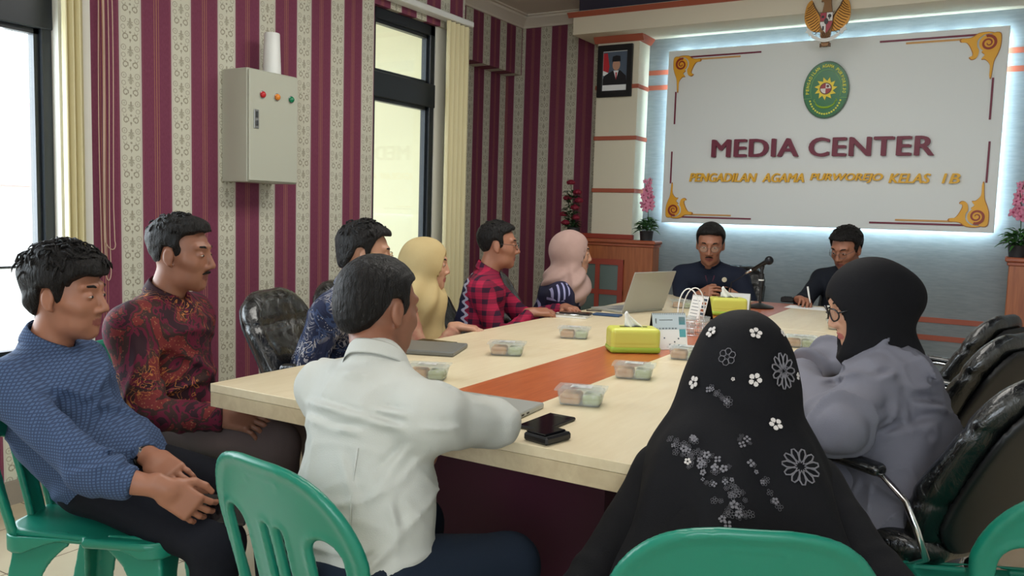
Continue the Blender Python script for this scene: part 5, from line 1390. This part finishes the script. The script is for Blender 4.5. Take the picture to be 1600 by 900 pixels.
    # collar
    if c.get('collar'):
        mb = MB(); ax = nrm(Hd - Nb + V3(0, 0, .05)); fx = nrm(shd - ax * ax.dot(shd)); sx = np.cross(fx, ax); n = 26
        pr = []
        for i in range(n + 1):
            a = -PI * .90 + 2 * PI * .90 * i / n + PI / 2 * 0      # opening at the front
            dirv = -fx * math.cos(a) + sx * math.sin(a)
            fr = abs(a) / (PI * .9)
            zt = .044 * (1 - .50 * fr) ; r_ = .061
            b_ = Nb - np.array(root_o) + ax * (.016 - .012 * fr)
            pr += [tuple(b_ + dirv * (r_ + .003)), tuple(b_ + dirv * (r_ - .002) + ax * zt), tuple(b_ + dirv * (r_ + .004) + ax * (zt + .002)), tuple(b_ + dirv * (r_ + .013 + .012 * fr) + ax * (zt - .040 - .006 * fr))]
        fs = [(i * 4 + j, i * 4 + j + 1, (i + 1) * 4 + j + 1, (i + 1) * 4 + j) for i in range(n) for j in range(3)]
        co = mesh_obj('collar', pr, fs, c.get('collar_m', c['m']), so_, True); md = co.modifiers.new('s', 'SOLIDIFY'); md.thickness = .0035; md.offset = 0
        md = co.modifiers.new('b', 'SUBSURF'); md.levels = 1; md.render_levels = 1
    # ---- legs / skirt
    tr = d['legs']
    def pants(X, Y, Z):
        b = seg(X, Y, Z, hip - side * .06, hip + side * .06, (.10 * s, .10 * s), (.10 * s, .10 * s), side) 
        b = elp(X, Y, Z, hip + V3(0, 0, -.012), (.145 * s, .145 * s, .098 * s))
        for k, q in (('R', 1), ('L', -1)):
            b = smin(b, cap(X, Y, Z, hip + side * q * .085 * s - V3(0, 0, .0), kn[k], .088 * s, .066 * s), .04)
            lg = cap(X, Y, Z, kn[k], an[k], .066 * s, .050 * s)
            b = smin(b, lg, .03)
            if tr.get('skirt'):
                b = smin(b, cap(X, Y, Z, kn[k] * .5 + kn['L' if k == 'R' else 'R'] * .5, an[k] * .7 + an['L' if k == 'R' else 'R'] * .3, .09, .10), .08)
        b = b + .004 * waves(X, Y, Z, 34, d.get('seed', 1) + 9, 6)
        return np.maximum(b, .07 - Z)
    js = [hip, hip] + [kn[k] for k in 'RL'] + [an[k] for k in 'RL']; lo = np.min(js, 0) - .19; hi = np.max(js, 0) + .19; lo[2] = .04
    nets_mesh(tr.get('name', 'trousers'), [nets(pants, lo, hi, .012 if near else .016)], tr['m'], body, root_o, 1)
    for k, q in (('R', 1), ('L', -1)):
        F_ = frame_from(hd + side * q * .12, (0, 0, 1)); o_ = V3(an[k][0], an[k][1], 0)
        def shoe(X, Y, Z):
            x, y, z = tolocal(X, Y, Z, o_, F_, s)
            g = smin(elp(x, y, z, (.10, 0, .028), (.085, .045, .034)), elp(x, y, z, (-.01, 0, .045), (.06, .040, .050)), .03)
            return np.maximum(smin(g, rbox(x, y, z, (.055, 0, .012), (.13, .042, .012), .010), .01), -Z + .001)
        nets_mesh('shoe', [nets(shoe, o_ - V3(.24, .24, .01), o_ + V3(.24, .24, .13), .009)], simple('black_shoe', (22, 20, 20), .35), body, root_o)
    # ---- headscarf
    if 'scarf' in d:
        g = d['scarf']; sc_ = g.get('s', 1.0)
        Nl = Nb; lvl = g.get('drop', .16)
        fo = g.get('open', (.061, .112, .104))
        def scarf(X, Y, Z):
            x, y, z = tolocal(X, Y, Z, Hd, RH, hs)
            a = elp(x, y, z, (0, -.020, .020), (.094 * sc_, .118 * sc_, .112 * sc_))
            a = smin(a, elp(x, y, z, (0, -.002, -.045), (.080 * sc_, .082, .088)), .04)
            if g.get('bun'): a = smin(a, elp(x, y, z, (0, -.105, -.005), (.06, .062, .06)), .05)
            a = smin(a, seg(X, Y, Z, Hd + RH @ V3(0, -.032, -.08) * hs, Nb - V3(0, 0, .01), (.080 * hs, .076 * hs), (.105 * hs, .10 * hs), sside), .04)
            top = Nb - V3(0, 0, .03)
            for (p0, p1, A, B) in g.get('drape', []):
                a = smin(a, seg(X, Y, Z, V3(*p0), V3(*p1), A, B, sside), g.get('k', .06))
            if 'drape' not in g:
                a = smin(a, seg(X, Y, Z, top, Nb * .7 + Ch * .3 + shd * .03, (.13 * s, .10 * s), (.17 * s, .125 * s), sside), .05)
                a = smin(a, seg(X, Y, Z, Nb + shd * .02, Ch + shd * .06 - V3(0, 0, lvl - .16), (.12 * s, .09 * s), (.135 * s, .105 * s), sside), .05)
            # folds fan out from the chin and fall down
            ang = np.arctan2((X - Nb[0]) * sside[0] + (Y - Nb[1]) * sside[1], (X - Nb[0]) * shd[0] + (Y - Nb[1]) * shd[1])
            low = ss((Hd[2] - .02 - Z) / .16)
            am = g.get('fold', .007)
            a = a + am * low * np.sin(ang * g.get('nf', 9) + Z * g.get('tw', 30) + 2 * waves(X, Y, Z, 12, 4, 3)) + am * .5 * (1 - low) * waves(X, Y, Z, 26, 8, 4) + am * .4 * waves(X, Y, Z, 45, 6, 4)
            op = elp(x, y, z, (0, .128, g.get('oz', -.030)), fo)
            a = smax(a, -op, .010)
            inner = elp(x, y, z, (0, -.014, .02), (.082, .10, .10)); inner = smin(inner, elp(x, y, z, (0, .03, -.045), (.066, .072, .082)), .03)
            a = smax(a, -inner, .006)
            return a
        js = [Hd, Nb] + [V3(*p) for q_ in g.get('drape', []) for p in q_[:2]] + ([Ch + shd * .06 - V3(0, 0, lvl - .16)] if 'drape' not in g else [])
        rr_ = g.get('reach', .20); lo = np.min(js, 0) - rr_; hi = np.max(js, 0) + V3(rr_, rr_, .16)
        if 'zmin' in g: lo[2] = g['zmin']
        Vs, Qs = nets(scarf, lo, hi, g.get('h', .0075))
        nets_mesh(g.get('name', 'headscarf'), [(Vs, Qs)], g['m'], body, root_o, 1)
    body['_'] = 0; del body['_']
    return body, arms, RH
# ---- fabrics
def fabric(name, c, rough=.85, c2=None, sc=60):
    m = newmat(name, srgb(*c), rough, spec=.2); start(m)
    if c2: base(m, mix(noise(coords(), sc, 3), srgb(*c), srgb(*c2)))
    bump(m, noise(coords(), 420, 2) + noise(coords(), 22, 3) * 1.6, .18, .004); return m
m = F_check = newmat('blue_check_cotton', srgb(60, 78, 112), .85, spec=.2); start(m)
ox, oy, oz = xyz(mapping(coords(), (1, 1, 1), (0, 0, math.radians(-27))))
kk = 2 * PI / .0075; gx = ((ox * kk).sin().gt(.35)).max((oz * kk).sin().gt(.35)); 
base(m, mix(gx * .7, srgb(78, 98, 132), srgb(44, 54, 80))); bump(m, noise(coords(), 24, 3), .2, .006)
def batik(name, cols, sc=9, dist=2.5, thr=.86, bl=(.50, .60)):
    m = newmat(name, srgb(*cols[0]), .8, spec=.25); start(m)
    c = coords(); n1 = noise(c, sc, 3, .5, dist); n2 = noise(mapping(c, (1, 1, 1), (0, 0, 0), (5, 3, 7)), sc * 1.7, 2, .5, dist * 1.4)
    col = ramp(n1, [(0, srgb(*cols[0])), (.44, srgb(*cols[1])), (.50, srgb(*cols[2])), (.56, srgb(*cols[3]))], 'CONSTANT')
    sw = (n2 * 34).sin(); blob = smooth01(noise(mapping(c, (1, 1, 1), (0, 0, 0), (1, 9, 2)), sc * .8, 2), *bl)
    col = mix(sw.gt(thr) * blob, col, srgb(*cols[4])); 
    dt = voro(c, 95).lt(.22) * smooth01(n1, .5, .6); col = mix(dt * .8, col, srgb(*cols[5])); base(m, col); bump(m, noise(c, 24, 3), .2, .006); return m
F_batik_red = batik('brown_red_batik', [(48, 26, 34), (96, 26, 48), (58, 38, 36), (112, 42, 42), (176, 112, 62), (150, 104, 74)], 7, 1.8)
F_batik_blue = batik('navy_white_batik', [(34, 40, 66), (26, 32, 56), (46, 60, 92), (30, 36, 60), (168, 164, 166), (170, 166, 170)], 8, 1.6, .62, (.40, .52))
m = F_navy_geo = newmat('navy_geometric_batik', srgb(34, 34, 62), .8, spec=.25); start(m); ox, oy, oz = xyz(coords())
a_ = ((ox + oy) * 150).sin(); b_ = ((oz) * 150).sin(); blk = voro(coords(), 11, out='Color'); bx, by, bz = xyz(blk.s)
lines = mix(bx.gt(.5), a_ * 1.0, b_ * 1.0); lx, ly, lz = xyz(lines.s); base(m, mix((lx.gt(.45)) * by.gt(.35), srgb(30, 30, 56), srgb(150, 150, 188)))
m = F_plaid = newmat('red_black_plaid', srgb(130, 24, 50), .8, spec=.25); start(m); ox, oy, oz = xyz(coords())
pk_ = 2 * PI / .058; s1_ = ((ox * pk_).sin().gt(.2)); s2_ = ((oz * pk_).sin().gt(.2)); s3_ = ((oy * pk_).sin().gt(.2)); f1 = (s1_ * .5 + s2_ * .5).min(1.0)
col = mix(f1, srgb(168, 30, 66), srgb(52, 22, 44)); fine = ((oz * 430).sin().gt(.8)) * .35; col = mix(fine, col, srgb(40, 30, 50)); fr_ = ox * .9 + oy * .42; rr_x = (ox * .42 - oy * .9).abs()
pan = fr_.gt(.30) * rr_x.lt(.10) * oz.lt(.98); vt = noise(mapping(coords(), (1, 1, 1)), 30, 2, .5, 2); col = mix(pan, col, ramp(vt, [(0, srgb(30, 70, 96)), (.52, srgb(44, 92, 116)), (.6, srgb(176, 186, 196))], 'CONSTANT'))
bk_ = (ox * .75 - oy * .66 ); ch = ((oz * 150).sin() * .012 + fr_ + .035).abs(); col = mix(ch.lt(.010), mix(fr_.lt(-.035), col, srgb(30, 32, 60)), srgb(170, 168, 186)); base(m, col)
F_white = fabric('white_cotton', (192, 194, 188), .8, (186, 188, 182), 8)
F_grey = fabric('lilac_grey_wool', (118, 118, 128), .95, (106, 106, 116), 10)
F_black = fabric('black_cloth', (19, 19, 22), .9); F_navy = fabric('dark_navy_cloth', (26, 32, 48), .8)
F_darkp = fabric('dark_blue_trousers', (18, 20, 28), .85); F_brownp = fabric('brown_grey_trousers', (98, 84, 82), .85); F_jean = fabric('blue_grey_jeans', (26, 36, 50), .85)
F_cream = fabric('cream_scarf', (190, 170, 124), .75, (178, 156, 110), 14); F_pink = fabric('dusty_pink_scarf', (178, 150, 142), .75, (160, 132, 124), 16)
F_hblack = fabric('black_scarf', (15, 15, 19), .8); F_plain = newmat('watch_black', srgb(20, 20, 22), .3)
GM = newmat('gold_rims', (.5, .36, .18), .25, .9); BM = newmat('black_rims', srgb(16, 16, 18), .25); SM = newmat('steel_rims', (.12, .11, .11), .35, .6)

CR = lambda L, dd: [(tuple(atd(a, b, dd)), tuple(atd(c, d, dd)), am, w) for a, b, c, d, am, w in L]
def hz(px, py, z): p = onz(px, py, z); return (p.x, p.y, p.z)
def hd_(px, py, dd): p = atd(px, py, dd); return (p.x, p.y, p.z)

# 1 young man, blue checked shirt
b1, A1, R1 = person(dict(label='young man in a blue checked shirt seated at the far left', near=True, seed=3, skin=SK_M, s=.97, hs=.96,
    hip=(-2.08, 1.36, .535), heading=(.89, .45), head=hd_(106, 462, 2.2), face=(.88, .47), pitch=.06, slouch=.05, sw=.18,
    hair=dict(recede=0, side=.007, top=.030, rough=.0045, freq=95, soft=.014, tufts=170, extra=[((0, .050, .088), (.064, .045, .032)), ((0, -.070, .0), (.062, .045, .075))], dz=-.022),
    R=dict(e=hd_(150, 742, 1.99), w=hd_(258, 764, 2.02), d=tuple(V3(*hd_(330, 812, 2.06)) - V3(*hd_(258, 764, 2.02))), n=(-.2, -.75, .6), curl=.5, cuff=.55),
    L=dict(e=hd_(170, 692, 2.33), w=hd_(240, 718, 2.18), d=tuple(V3(*hd_(318, 776, 2.08)) - V3(*hd_(240, 718, 2.18))), n=(-.1, -.5, .85), curl=.45, cuff=.72),
    cloth=dict(m=F_check, collar=True, fold=.007, cuff_r=.043, creases=CR([(121, 733, 199, 715, .007, .009), (150, 697, 203, 706, .006, .008), (168, 660, 228, 694, .006, .009), (112, 630, 166, 674, .006, .010), (60, 640, 110, 720, .005, .012), (30, 610, 60, 700, .004, .012)], 2.0)), legs=dict(m=F_darkp), kneeR=(-1.66, 1.38, .42), kneeL=(-1.72, 1.62, .45), ankR=(-1.66, 1.34, .08)))
w_ = A1['L']; wp = w_[2] + (w_[1] - w_[2]) * .16; ax = nrm(w_[2] - w_[1]); Rf = frame_from(ax, (0, 0, 1)); ro = np.array(b1.location)
mb = MB(); mb.tube([tuple(wp - ro + Rf @ V3(0, .030 * math.cos(a), .026 * math.sin(a))) for a in np.linspace(0, 2 * PI, 20, endpoint=False)], .006, 6, closed=True)
wt = mb.build('wristwatch', F_plain, b1, smooth=True)
cam_dir = nrm(V3(0, 0, CAMH) - wp); cam_dir = nrm(cam_dir - ax * ax.dot(cam_dir)); mb = MB(); mb.tube([tuple(wp - ro + cam_dir * .022), tuple(wp - ro + cam_dir * .036)], .017, 16); mb.build('watch_case', M['chrome'], wt, auto=40)
pc = V3(*hd_(345, 797, 2.10)); ph = phone(Vector(pc), math.radians(30), 'black phone in the hands of the young man in blue', .15, .075, pc[2]); ph.rotation_euler = (math.radians(50), 0, math.radians(25))

# 2 man in batik
b2, A2, R2 = person(dict(label='man with a moustache in a brown and red batik shirt by the table corner', near=True, seed=7, skin=SK_D, s=1.02, hs=.98,
    hip=(-2.42, 1.80, .54), heading=(.93, .36), head=hd_(284, 398, 2.72), face=(.88, .47), pitch=.08, sw=.185, moustache=True,
    hair=dict(side=.002, top=.018, rough=.0022, freq=150, extra=[((0, .036, .100), (.056, .048, .028))], tufts=70, tl=.6),
    R=dict(e=hd_(232, 648, 2.55), w=hd_(352, 652, 2.62), d=(1, .35, -.1), n=(-.2, -.6, .8), curl=.55, cuff=.96),
    L=dict(e=hd_(290, 628, 2.95), w=hd_(362, 640, 2.80), d=(.9, -.1, -.15), n=(.1, -.4, .9), curl=.5),
    cloth=dict(m=F_batik_red, collar=True, fold=.009, bulk=1.05, sleeve=1.12, cuff_r=.040, len=.05), legs=dict(m=F_brownp), kneeR=(-1.95, 1.86, .52), kneeL=(-2.0, 2.10, .52)))
# 3 man in blue batik
person(dict(label='man in a navy and white batik shirt behind the white-shirted man', seed=11, skin=SK_L, s=1.02, hs=.97,
    hip=(-2.38, 2.52, .54), heading=(.95, .3), head=hd_(572, 398, 3.25), face=(.74, .67), pitch=.1, sw=.185, glasses=dict(m=GM, r=.0014),
    hair=dict(recede=0, side=.012, top=.022, rough=.002, extra=[((0, .046, .092), (.060, .046, .028)), ((0, -.07, -.02), (.062, .045, .06))], dy=.012, tufts=90, tl=.7),
    R=dict(w=(-2.12, 2.44, .63), d=(1, .4, 0)), L=dict(w=(-2.12, 2.76, .63), d=(1, -.2, 0)),
    cloth=dict(m=F_batik_blue, collar=True, bulk=1.05, fold=.005), legs=dict(m=F_black)))
# 4 woman cream scarf
person(dict(label='woman in a cream headscarf and pale dress with red trim, facing right', seed=13, skin=SK_L, fem=True, s=.96,
    hip=(-2.40, 3.08, .53), heading=(.95, .3), head=hd_(668, 414, 3.85), face=(.87, .49), pitch=.06, nobrow=False,
    R=dict(w=(-2.11, 3.10, .755), d=(1, .5, -.1)), L=dict(w=(-2.12, 3.32, .63), d=(1, -.1, 0)),
    cloth=dict(m=fabric('red_cream_dress', (150, 50, 52), .8, (196, 170, 140), 26), name='dress'), legs=dict(m=F_black, skirt=True, name='skirt'),
    scarf=dict(m=F_cream, drop=.26, nf=7, tw=22, fold=.009, s=1.04)))
# 5 man in plaid
b5, A5, R5 = person(dict(label='man with glasses in a red and black plaid shirt with blue panels', seed=17, skin=SK_M, s=1.0,
    hip=(-2.42, 3.72, .54), heading=(.9, .42), head=hd_(779, 384, 4.4), face=(.85, .52), pitch=.04, glasses=dict(m=BM, r=.0014), sw=.18,
    hair=dict(side=.004, top=.016, rough=.0022, extra=[((0, .034, .098), (.055, .045, .022))], dz=.002, tufts=60, tl=.5),
    R=dict(w=(-2.09, 3.76, .765), d=(.7, .7, 0), n=(0, -.4, .9)), L=dict(w=(-2.06, 4.08, .765), d=(.9, -.6, 0)),
    cloth=dict(m=F_plaid, collar=True, fold=.0045), legs=dict(m=F_black)))
# 6 woman pink scarf
person(dict(label='woman in a dusty pink headscarf and navy patterned blouse beside the cabinet', seed=19, skin=SK_L, fem=True, s=1.03,
    hip=(-2.24, 4.28, .54), heading=(.85, .5), head=hd_(894, 397, 4.78), face=(.85, .53), pitch=.02,
    R=dict(w=(-2.10, 4.42, .63), d=(1, .3, 0)), L=dict(w=(-2.10, 4.70, .63), d=(1, -.1, 0)),
    cloth=dict(m=F_navy_geo, name='blouse', bulk=1.05), legs=dict(m=F_black, skirt=True, name='skirt'),
    scarf=dict(m=F_pink, drop=.10, nf=5, tw=62, fold=.010)))
# 7 man with phone
b7, A7, R7 = person(dict(label='man with glasses and moustache in a dark navy jacket looking down at a phone', seed=23, skin=SK_M, s=1.1, hs=1.14,
    hip=(-1.76, 6.02, .56), heading=(.08, -1), head=hd_(1110, 382, 5.72), face=(.24, -.97), pitch=.30, moustache=True, glasses=dict(m=SM, r=.0012), sw=.185,
    hair=dict(side=.004, top=.016, rough=.0015, extra=[((0, .036, .098), (.055, .04, .02))]),
    R=dict(w=hd_(1092, 462, 5.42), d=(.9, -.35, .35), n=(.2, -.8, .5), curl=.6), L=dict(w=hd_(1152, 466, 5.42), d=(-.9, -.3, .2), n=(-.2, -.8, .5), curl=.6),
    cloth=dict(m=F_navy, collar=True, bulk=1.06, sleeve=1.1, name='jacket'), legs=dict(m=F_black)))
pc = V3(*hd_(1120, 455, 5.36)); ph = phone(Vector(pc), 0, 'dark phone held in both hands by the man in the navy jacket', .15, .075, pc[2]); ph.rotation_euler = (math.radians(35), 0, math.radians(5))
# 8 man writing
b8, A8, R8 = person(dict(label='man with glasses in a dark jacket bent over a white paper, writing', seed=29, skin=SK_M, s=1.08, hs=1.12,
    hip=(-.86, 6.02, .56), heading=(-.1, -1), head=hd_(1322, 389, 5.55), face=(-.36, -.93), pitch=.42, glasses=dict(m=SM, r=.0012), sw=.18, roll=-.05,
    hair=dict(side=.009, top=.020, rough=.003, freq=130, extra=[((.01, .034, .096), (.055, .045, .022))], dz=.002, tufts=90, tl=.6),
    R=dict(w=hd_(1250, 468, 5.32), d=(.5, -.85, .1), n=(.3, .0, .9), curl=.75, thumb=.8), L=dict(w=hd_(1335, 478, 5.25), d=(-.8, -.4, 0), curl=.4),
    cloth=dict(m=F_black if False else fabric('dark_slate_cloth', (27, 31, 40), .85), collar=True, bulk=1.05, name='jacket'), legs=dict(m=F_black)))
pn = V3(*hd_(1264, 462, 5.22)); pe = V3(*hd_(1266, 473, 5.16)); pu = V3(*hd_(1262, 448, 5.24))
tag(MB().tube([tuple(pe), tuple(pn), tuple(pu)], [.002, .006, .006], 8).build('pen', M['white_plastic'], smooth=True, origin=tuple(pe)), 'white pen held by the writing man', 'pen')
# 9 woman in grey
b9, A9, R9 = person(dict(label='woman with black glasses, a black headscarf and a loose grey coat', near=True, seed=31, skin=SK_L, fem=True, s=1.0, hs=1.02,
    hip=(-.18, 2.48, .55), heading=(-.86, .3), sdir=(-.9, .1), head=hd_(1352, 478, 2.42), face=(-.88, -.42), pitch=.30, glasses=dict(m=BM, r=.0024), sw=.165,
    R=dict(w=hz(1262, 577, .775), e=hd_(1300, 560, 2.9), d=(-.9, -.3, 0), curl=.35), L=dict(w=hz(1240, 584, .775), e=hd_(1312, 668, 2.12), d=(-.9, .1, 0), n=(0, -.2, .9), curl=.35),
    cloth=dict(m=F_grey, name='coat', bulk=1.15, sleeve=1.26, fold=.016, cuff_r=.050, len=.06, cuff=.9, creases=CR([(1370, 534, 1420, 512, .010, .010), (1275, 594, 1335, 582, .009, .010), (1345, 608, 1390, 588, .011, .009), (1310, 682, 1385, 646, .010, .012), (1355, 690, 1445, 662, .012, .013), (1392, 628, 1468, 636, .014, .013), (1380, 600, 1440, 700, .008, .016), (1420, 530, 1480, 610, .006, .014)], 2.3)), legs=dict(m=F_grey, skirt=True, name='skirt'),
    scarf=dict(m=F_hblack, s=1.05, bun=True, drop=.12, nf=6, tw=16, fold=.004, open=(.058, .098, .086),
               drape=[((*hd_(1352, 545, 2.42),), (*hd_(1362, 572, 2.42),), (.085, .08), (.05, .05))])))
# 10 woman, floral scarf, from behind
h10 = hd_(1158, 588, 1.80)
b10, A10, R10 = person(dict(label='woman seen from behind in a long black headscarf with white flowers', near=True, seed=37, skin=SK_L, fem=True, s=1.0,
    hip=(-.40, 1.46, .53), heading=(-.35, .94), head=h10, face=(-.25, .97), pitch=.22, sw=.150,
    R=dict(w=(-.36, 1.86, .64), e=(-.14, 1.62, .60), d=(-.4, .9, 0)), L=dict(w=(-.56, 1.72, .62), e=(-.66, 1.44, .52), d=(.3, .9, 0)),
    cloth=dict(m=F_black, name='dress', bulk=1.04, sleeve=1.12, len=.05), legs=dict(m=F_black, skirt=True, name='skirt'),
    scarf=dict(m=F_hblack, s=1.14, nf=8, tw=5, fold=.008, reach=.30, h=.0085, zmin=.42, k=.10,
               drape=[((h10[0], h10[1] - .03, h10[2] - .10), (h10[0] + .03, h10[1] - .12, h10[2] - .20), (.12, .11), (.17, .13)),
                      ((h10[0] + .03, h10[1] - .12, h10[2] - .20), (h10[0] + .10, h10[1] - .30, .52), (.17, .13), (.26, .17))])))
# 11 man in the white shirt, from behind
b11, A11, R11 = person(dict(label='man seen from behind in a white long-sleeved shirt leaning on the near table edge', near=True, seed=41, skin=SK_D, s=1.02, hs=.98,
    hip=(-1.14, 1.32, .51), heading=(.10, 1), sdir=(.2, 1), head=hd_(594, 484, 1.95), neck=tuple(V3(*hd_(588, 578, 1.86))), face=(.22, .97), pitch=.16, roll=-.05, sw=.185,
    hair=dict(side=.006, top=.014, rough=.0012, freq=260, extra=[((0, -.07, .0), (.066, .05, .07))]),
    R=dict(e=hz(770, 660, .795), w=hz(676, 656, .785), d=(-.25, -.45, -.6), n=(-.2, -.85, .4), curl=.25, cuff=.96), L=dict(e=(-1.58, 1.70, .80), w=(-1.36, 1.82, .775), d=(1, .1, 0)),
    cloth=dict(m=F_white, closed=True, collar=True, bulk=1.0, fold=.006, h=.0065, creases=CR([(440, 615, 585, 658, .008, .007), (575, 655, 640, 672, .007, .007), (432, 636, 515, 668, .007, .008), (505, 668, 575, 678, .006, .007), (486, 571, 585, 583, .009, .014), (584, 640, 648, 650, .006, .006), (590, 745, 648, 688, .007, .008), (578, 775, 640, 705, .006, .008), (605, 770, 622, 830, .007, .009), (672, 585, 730, 610, .006, .007), (655, 668, 722, 670, .006, .008), (735, 620, 780, 634, .005, .007), (560, 893, 625, 836, .009, .010), (420, 760, 520, 800, .006, .014), (400, 720, 430, 860, .005, .012), (530, 700, 560, 800, .004, .010)], 1.72), sleeve=1.05, cuff_r=.036, len=.10), legs=dict(m=F_jean), kneeR=(-.93, 1.60, .47), kneeL=(-1.26, 1.68, .47)))

# ---- embroidery on the black headscarf: applique flowers laid on the cloth where it lies
from mathutils.bvhtree import BVHTree
def child(o, n): return [c for c in o.children if c.name.split('.')[0] == n][0]
def bvh_of(o):
    L = np.array(o.parent.location) if o.parent else np.array(o.location)
    v = [Vector(q.co) + Vector(L) for q in o.data.vertices]; return BVHTree.FromPolygons(v, [tuple(p.vertices) for p in o.data.polygons])
bpy.context.view_layer.update()
scf = child(b10, 'headscarf'); bt = bvh_of(scf); ro10 = Vector(b10.location)
def stick(px, py, bt=bt):
    r = Vector(ray(px, py)).normalized(); h_, n_, i_, d_ = bt.ray_cast(Vector((0, 0, CAMH)), r)
    if h_ is None: return None
    if n_.dot(r) > 0: n_ = -n_
    x = n_.cross(Vector((0, 0, 1))).normalized(); return h_, n_, x, n_.cross(x)
rg = random.Random(2)
def flower(mb, px, py, R, pet=5, mi=0, hollow=False):
    q = stick(px, py)
    if q is None: return
    c, n_, x, y = q; c = c - ro10; a0 = rg.random() * 6
    for k in range(pet):
        a = a0 + 2 * PI * k / pet; dr = x * math.cos(a) + y * math.sin(a); tn = -x * math.sin(a) + y * math.cos(a); wd = R * (.36 if pet < 7 else .17)
        P = [c + n_ * .0035 + dr * R * t + tn * wd * w_ for t, w_ in ((.22, 0), (.45, .8), (.75, 1), (.98, .45), (.98, -.45), (.75, -1), (.45, -.8))]
        b = len(mb.v); mb.mi = mi
        if hollow: mb.tube([p for p in P], R * .045, 4, closed=True)
        else: mb.add([p + n_ * .0012 for p in P] + P, [tuple(range(7))[::-1], tuple(range(7, 14))] + [(i, (i + 1) % 7, 7 + (i + 1) % 7, 7 + i) for i in range(7)])
white_f = newmat('white_embroidery', srgb(206, 200, 196), .7); grey_f = newmat('grey_embroidery', srgb(112, 110, 116), .7)
mb = MB()
for (px, py, r_) in ((1113, 520, .0135), (1180, 522, .0135), (1086, 598, .0145), (1179, 593, .014), (1211, 664, .014), (1301, 718, .014), (1244, 588, .008), (1146, 592, .004), (1075, 722, .007), (1221, 522, .008)): flower(mb, px, py, r_)
mb.build('embroidered_flowers', [white_f, grey_f], scf)
mb = MB()
flower(mb, 1222, 580, .037, 11, 0, True); flower(mb, 1222, 580, .018, 7, 0, True); flower(mb, 1250, 730, .036, 11, 0, True); flower(mb, 1137, 558, .018, 6, 0, True); flower(mb, 1267, 652, .008, 4, 0, True)
for i in range(46):                                                  # lace sprays and trailing chains
    t = i / 45.0
    for (x0, y0, x1, y1, w_) in ((1062, 690, 1110, 740, 26), (1120, 740, 1150, 815, 24), (1108, 606, 1142, 634, 4), (1150, 665, 1215, 800, 7)):
        if rg.random() < (.85 if w_ > 10 else .3): flower(mb, x0 + (x1 - x0) * t + rg.uniform(-w_, w_), y0 + (y1 - y0) * t + rg.uniform(-w_, w_) * .7, rg.uniform(.004, .0085), rg.choice((4, 5)), 0, rg.random() < .6)
mb.build('lace_embroidery', [grey_f], scf)
# badge and lanyard of the man with the phone
jk = child(b7, 'jacket'); bt7 = bvh_of(jk); q = stick(1132, 437, bt7)
if q:
    c, n_, x, y = q; c = c - Vector(b7.location); MB().tube([c - n_ * .002, c + n_ * .006], .017, 14).build('badge', newmat('badge_cream', srgb(206, 196, 170), .5), b7, auto=40)
for pts in (((1098, 415), (1103, 432), (1108, 450)), ((1121, 415), (1116, 432), (1110, 450))):
    P = [stick(*p, bt7) for p in pts]
    if all(P): MB().tube([p[0] + p[1] * .004 - Vector(b7.location) for p in P], .005, 6).build('lanyard', newmat('lanyard_maroon', srgb(70, 26, 50), .7), b7, smooth=True)

sh11 = child(b11, 'shirt'); bt11 = bvh_of(sh11)
for pts in (((670, 588), (667, 610), (661, 635), (655, 660), (651, 686)), ((560, 700), (553, 740), (549, 790), (548, 840))):   # armhole and side seams
    P = [stick(*p, bt11) for p in pts]
    if all(P): MB().tube([p[0] + p[1] * .0012 - Vector(b11.location) for p in P], .0022, 5).build('seam', F_white, sh11, smooth=True)
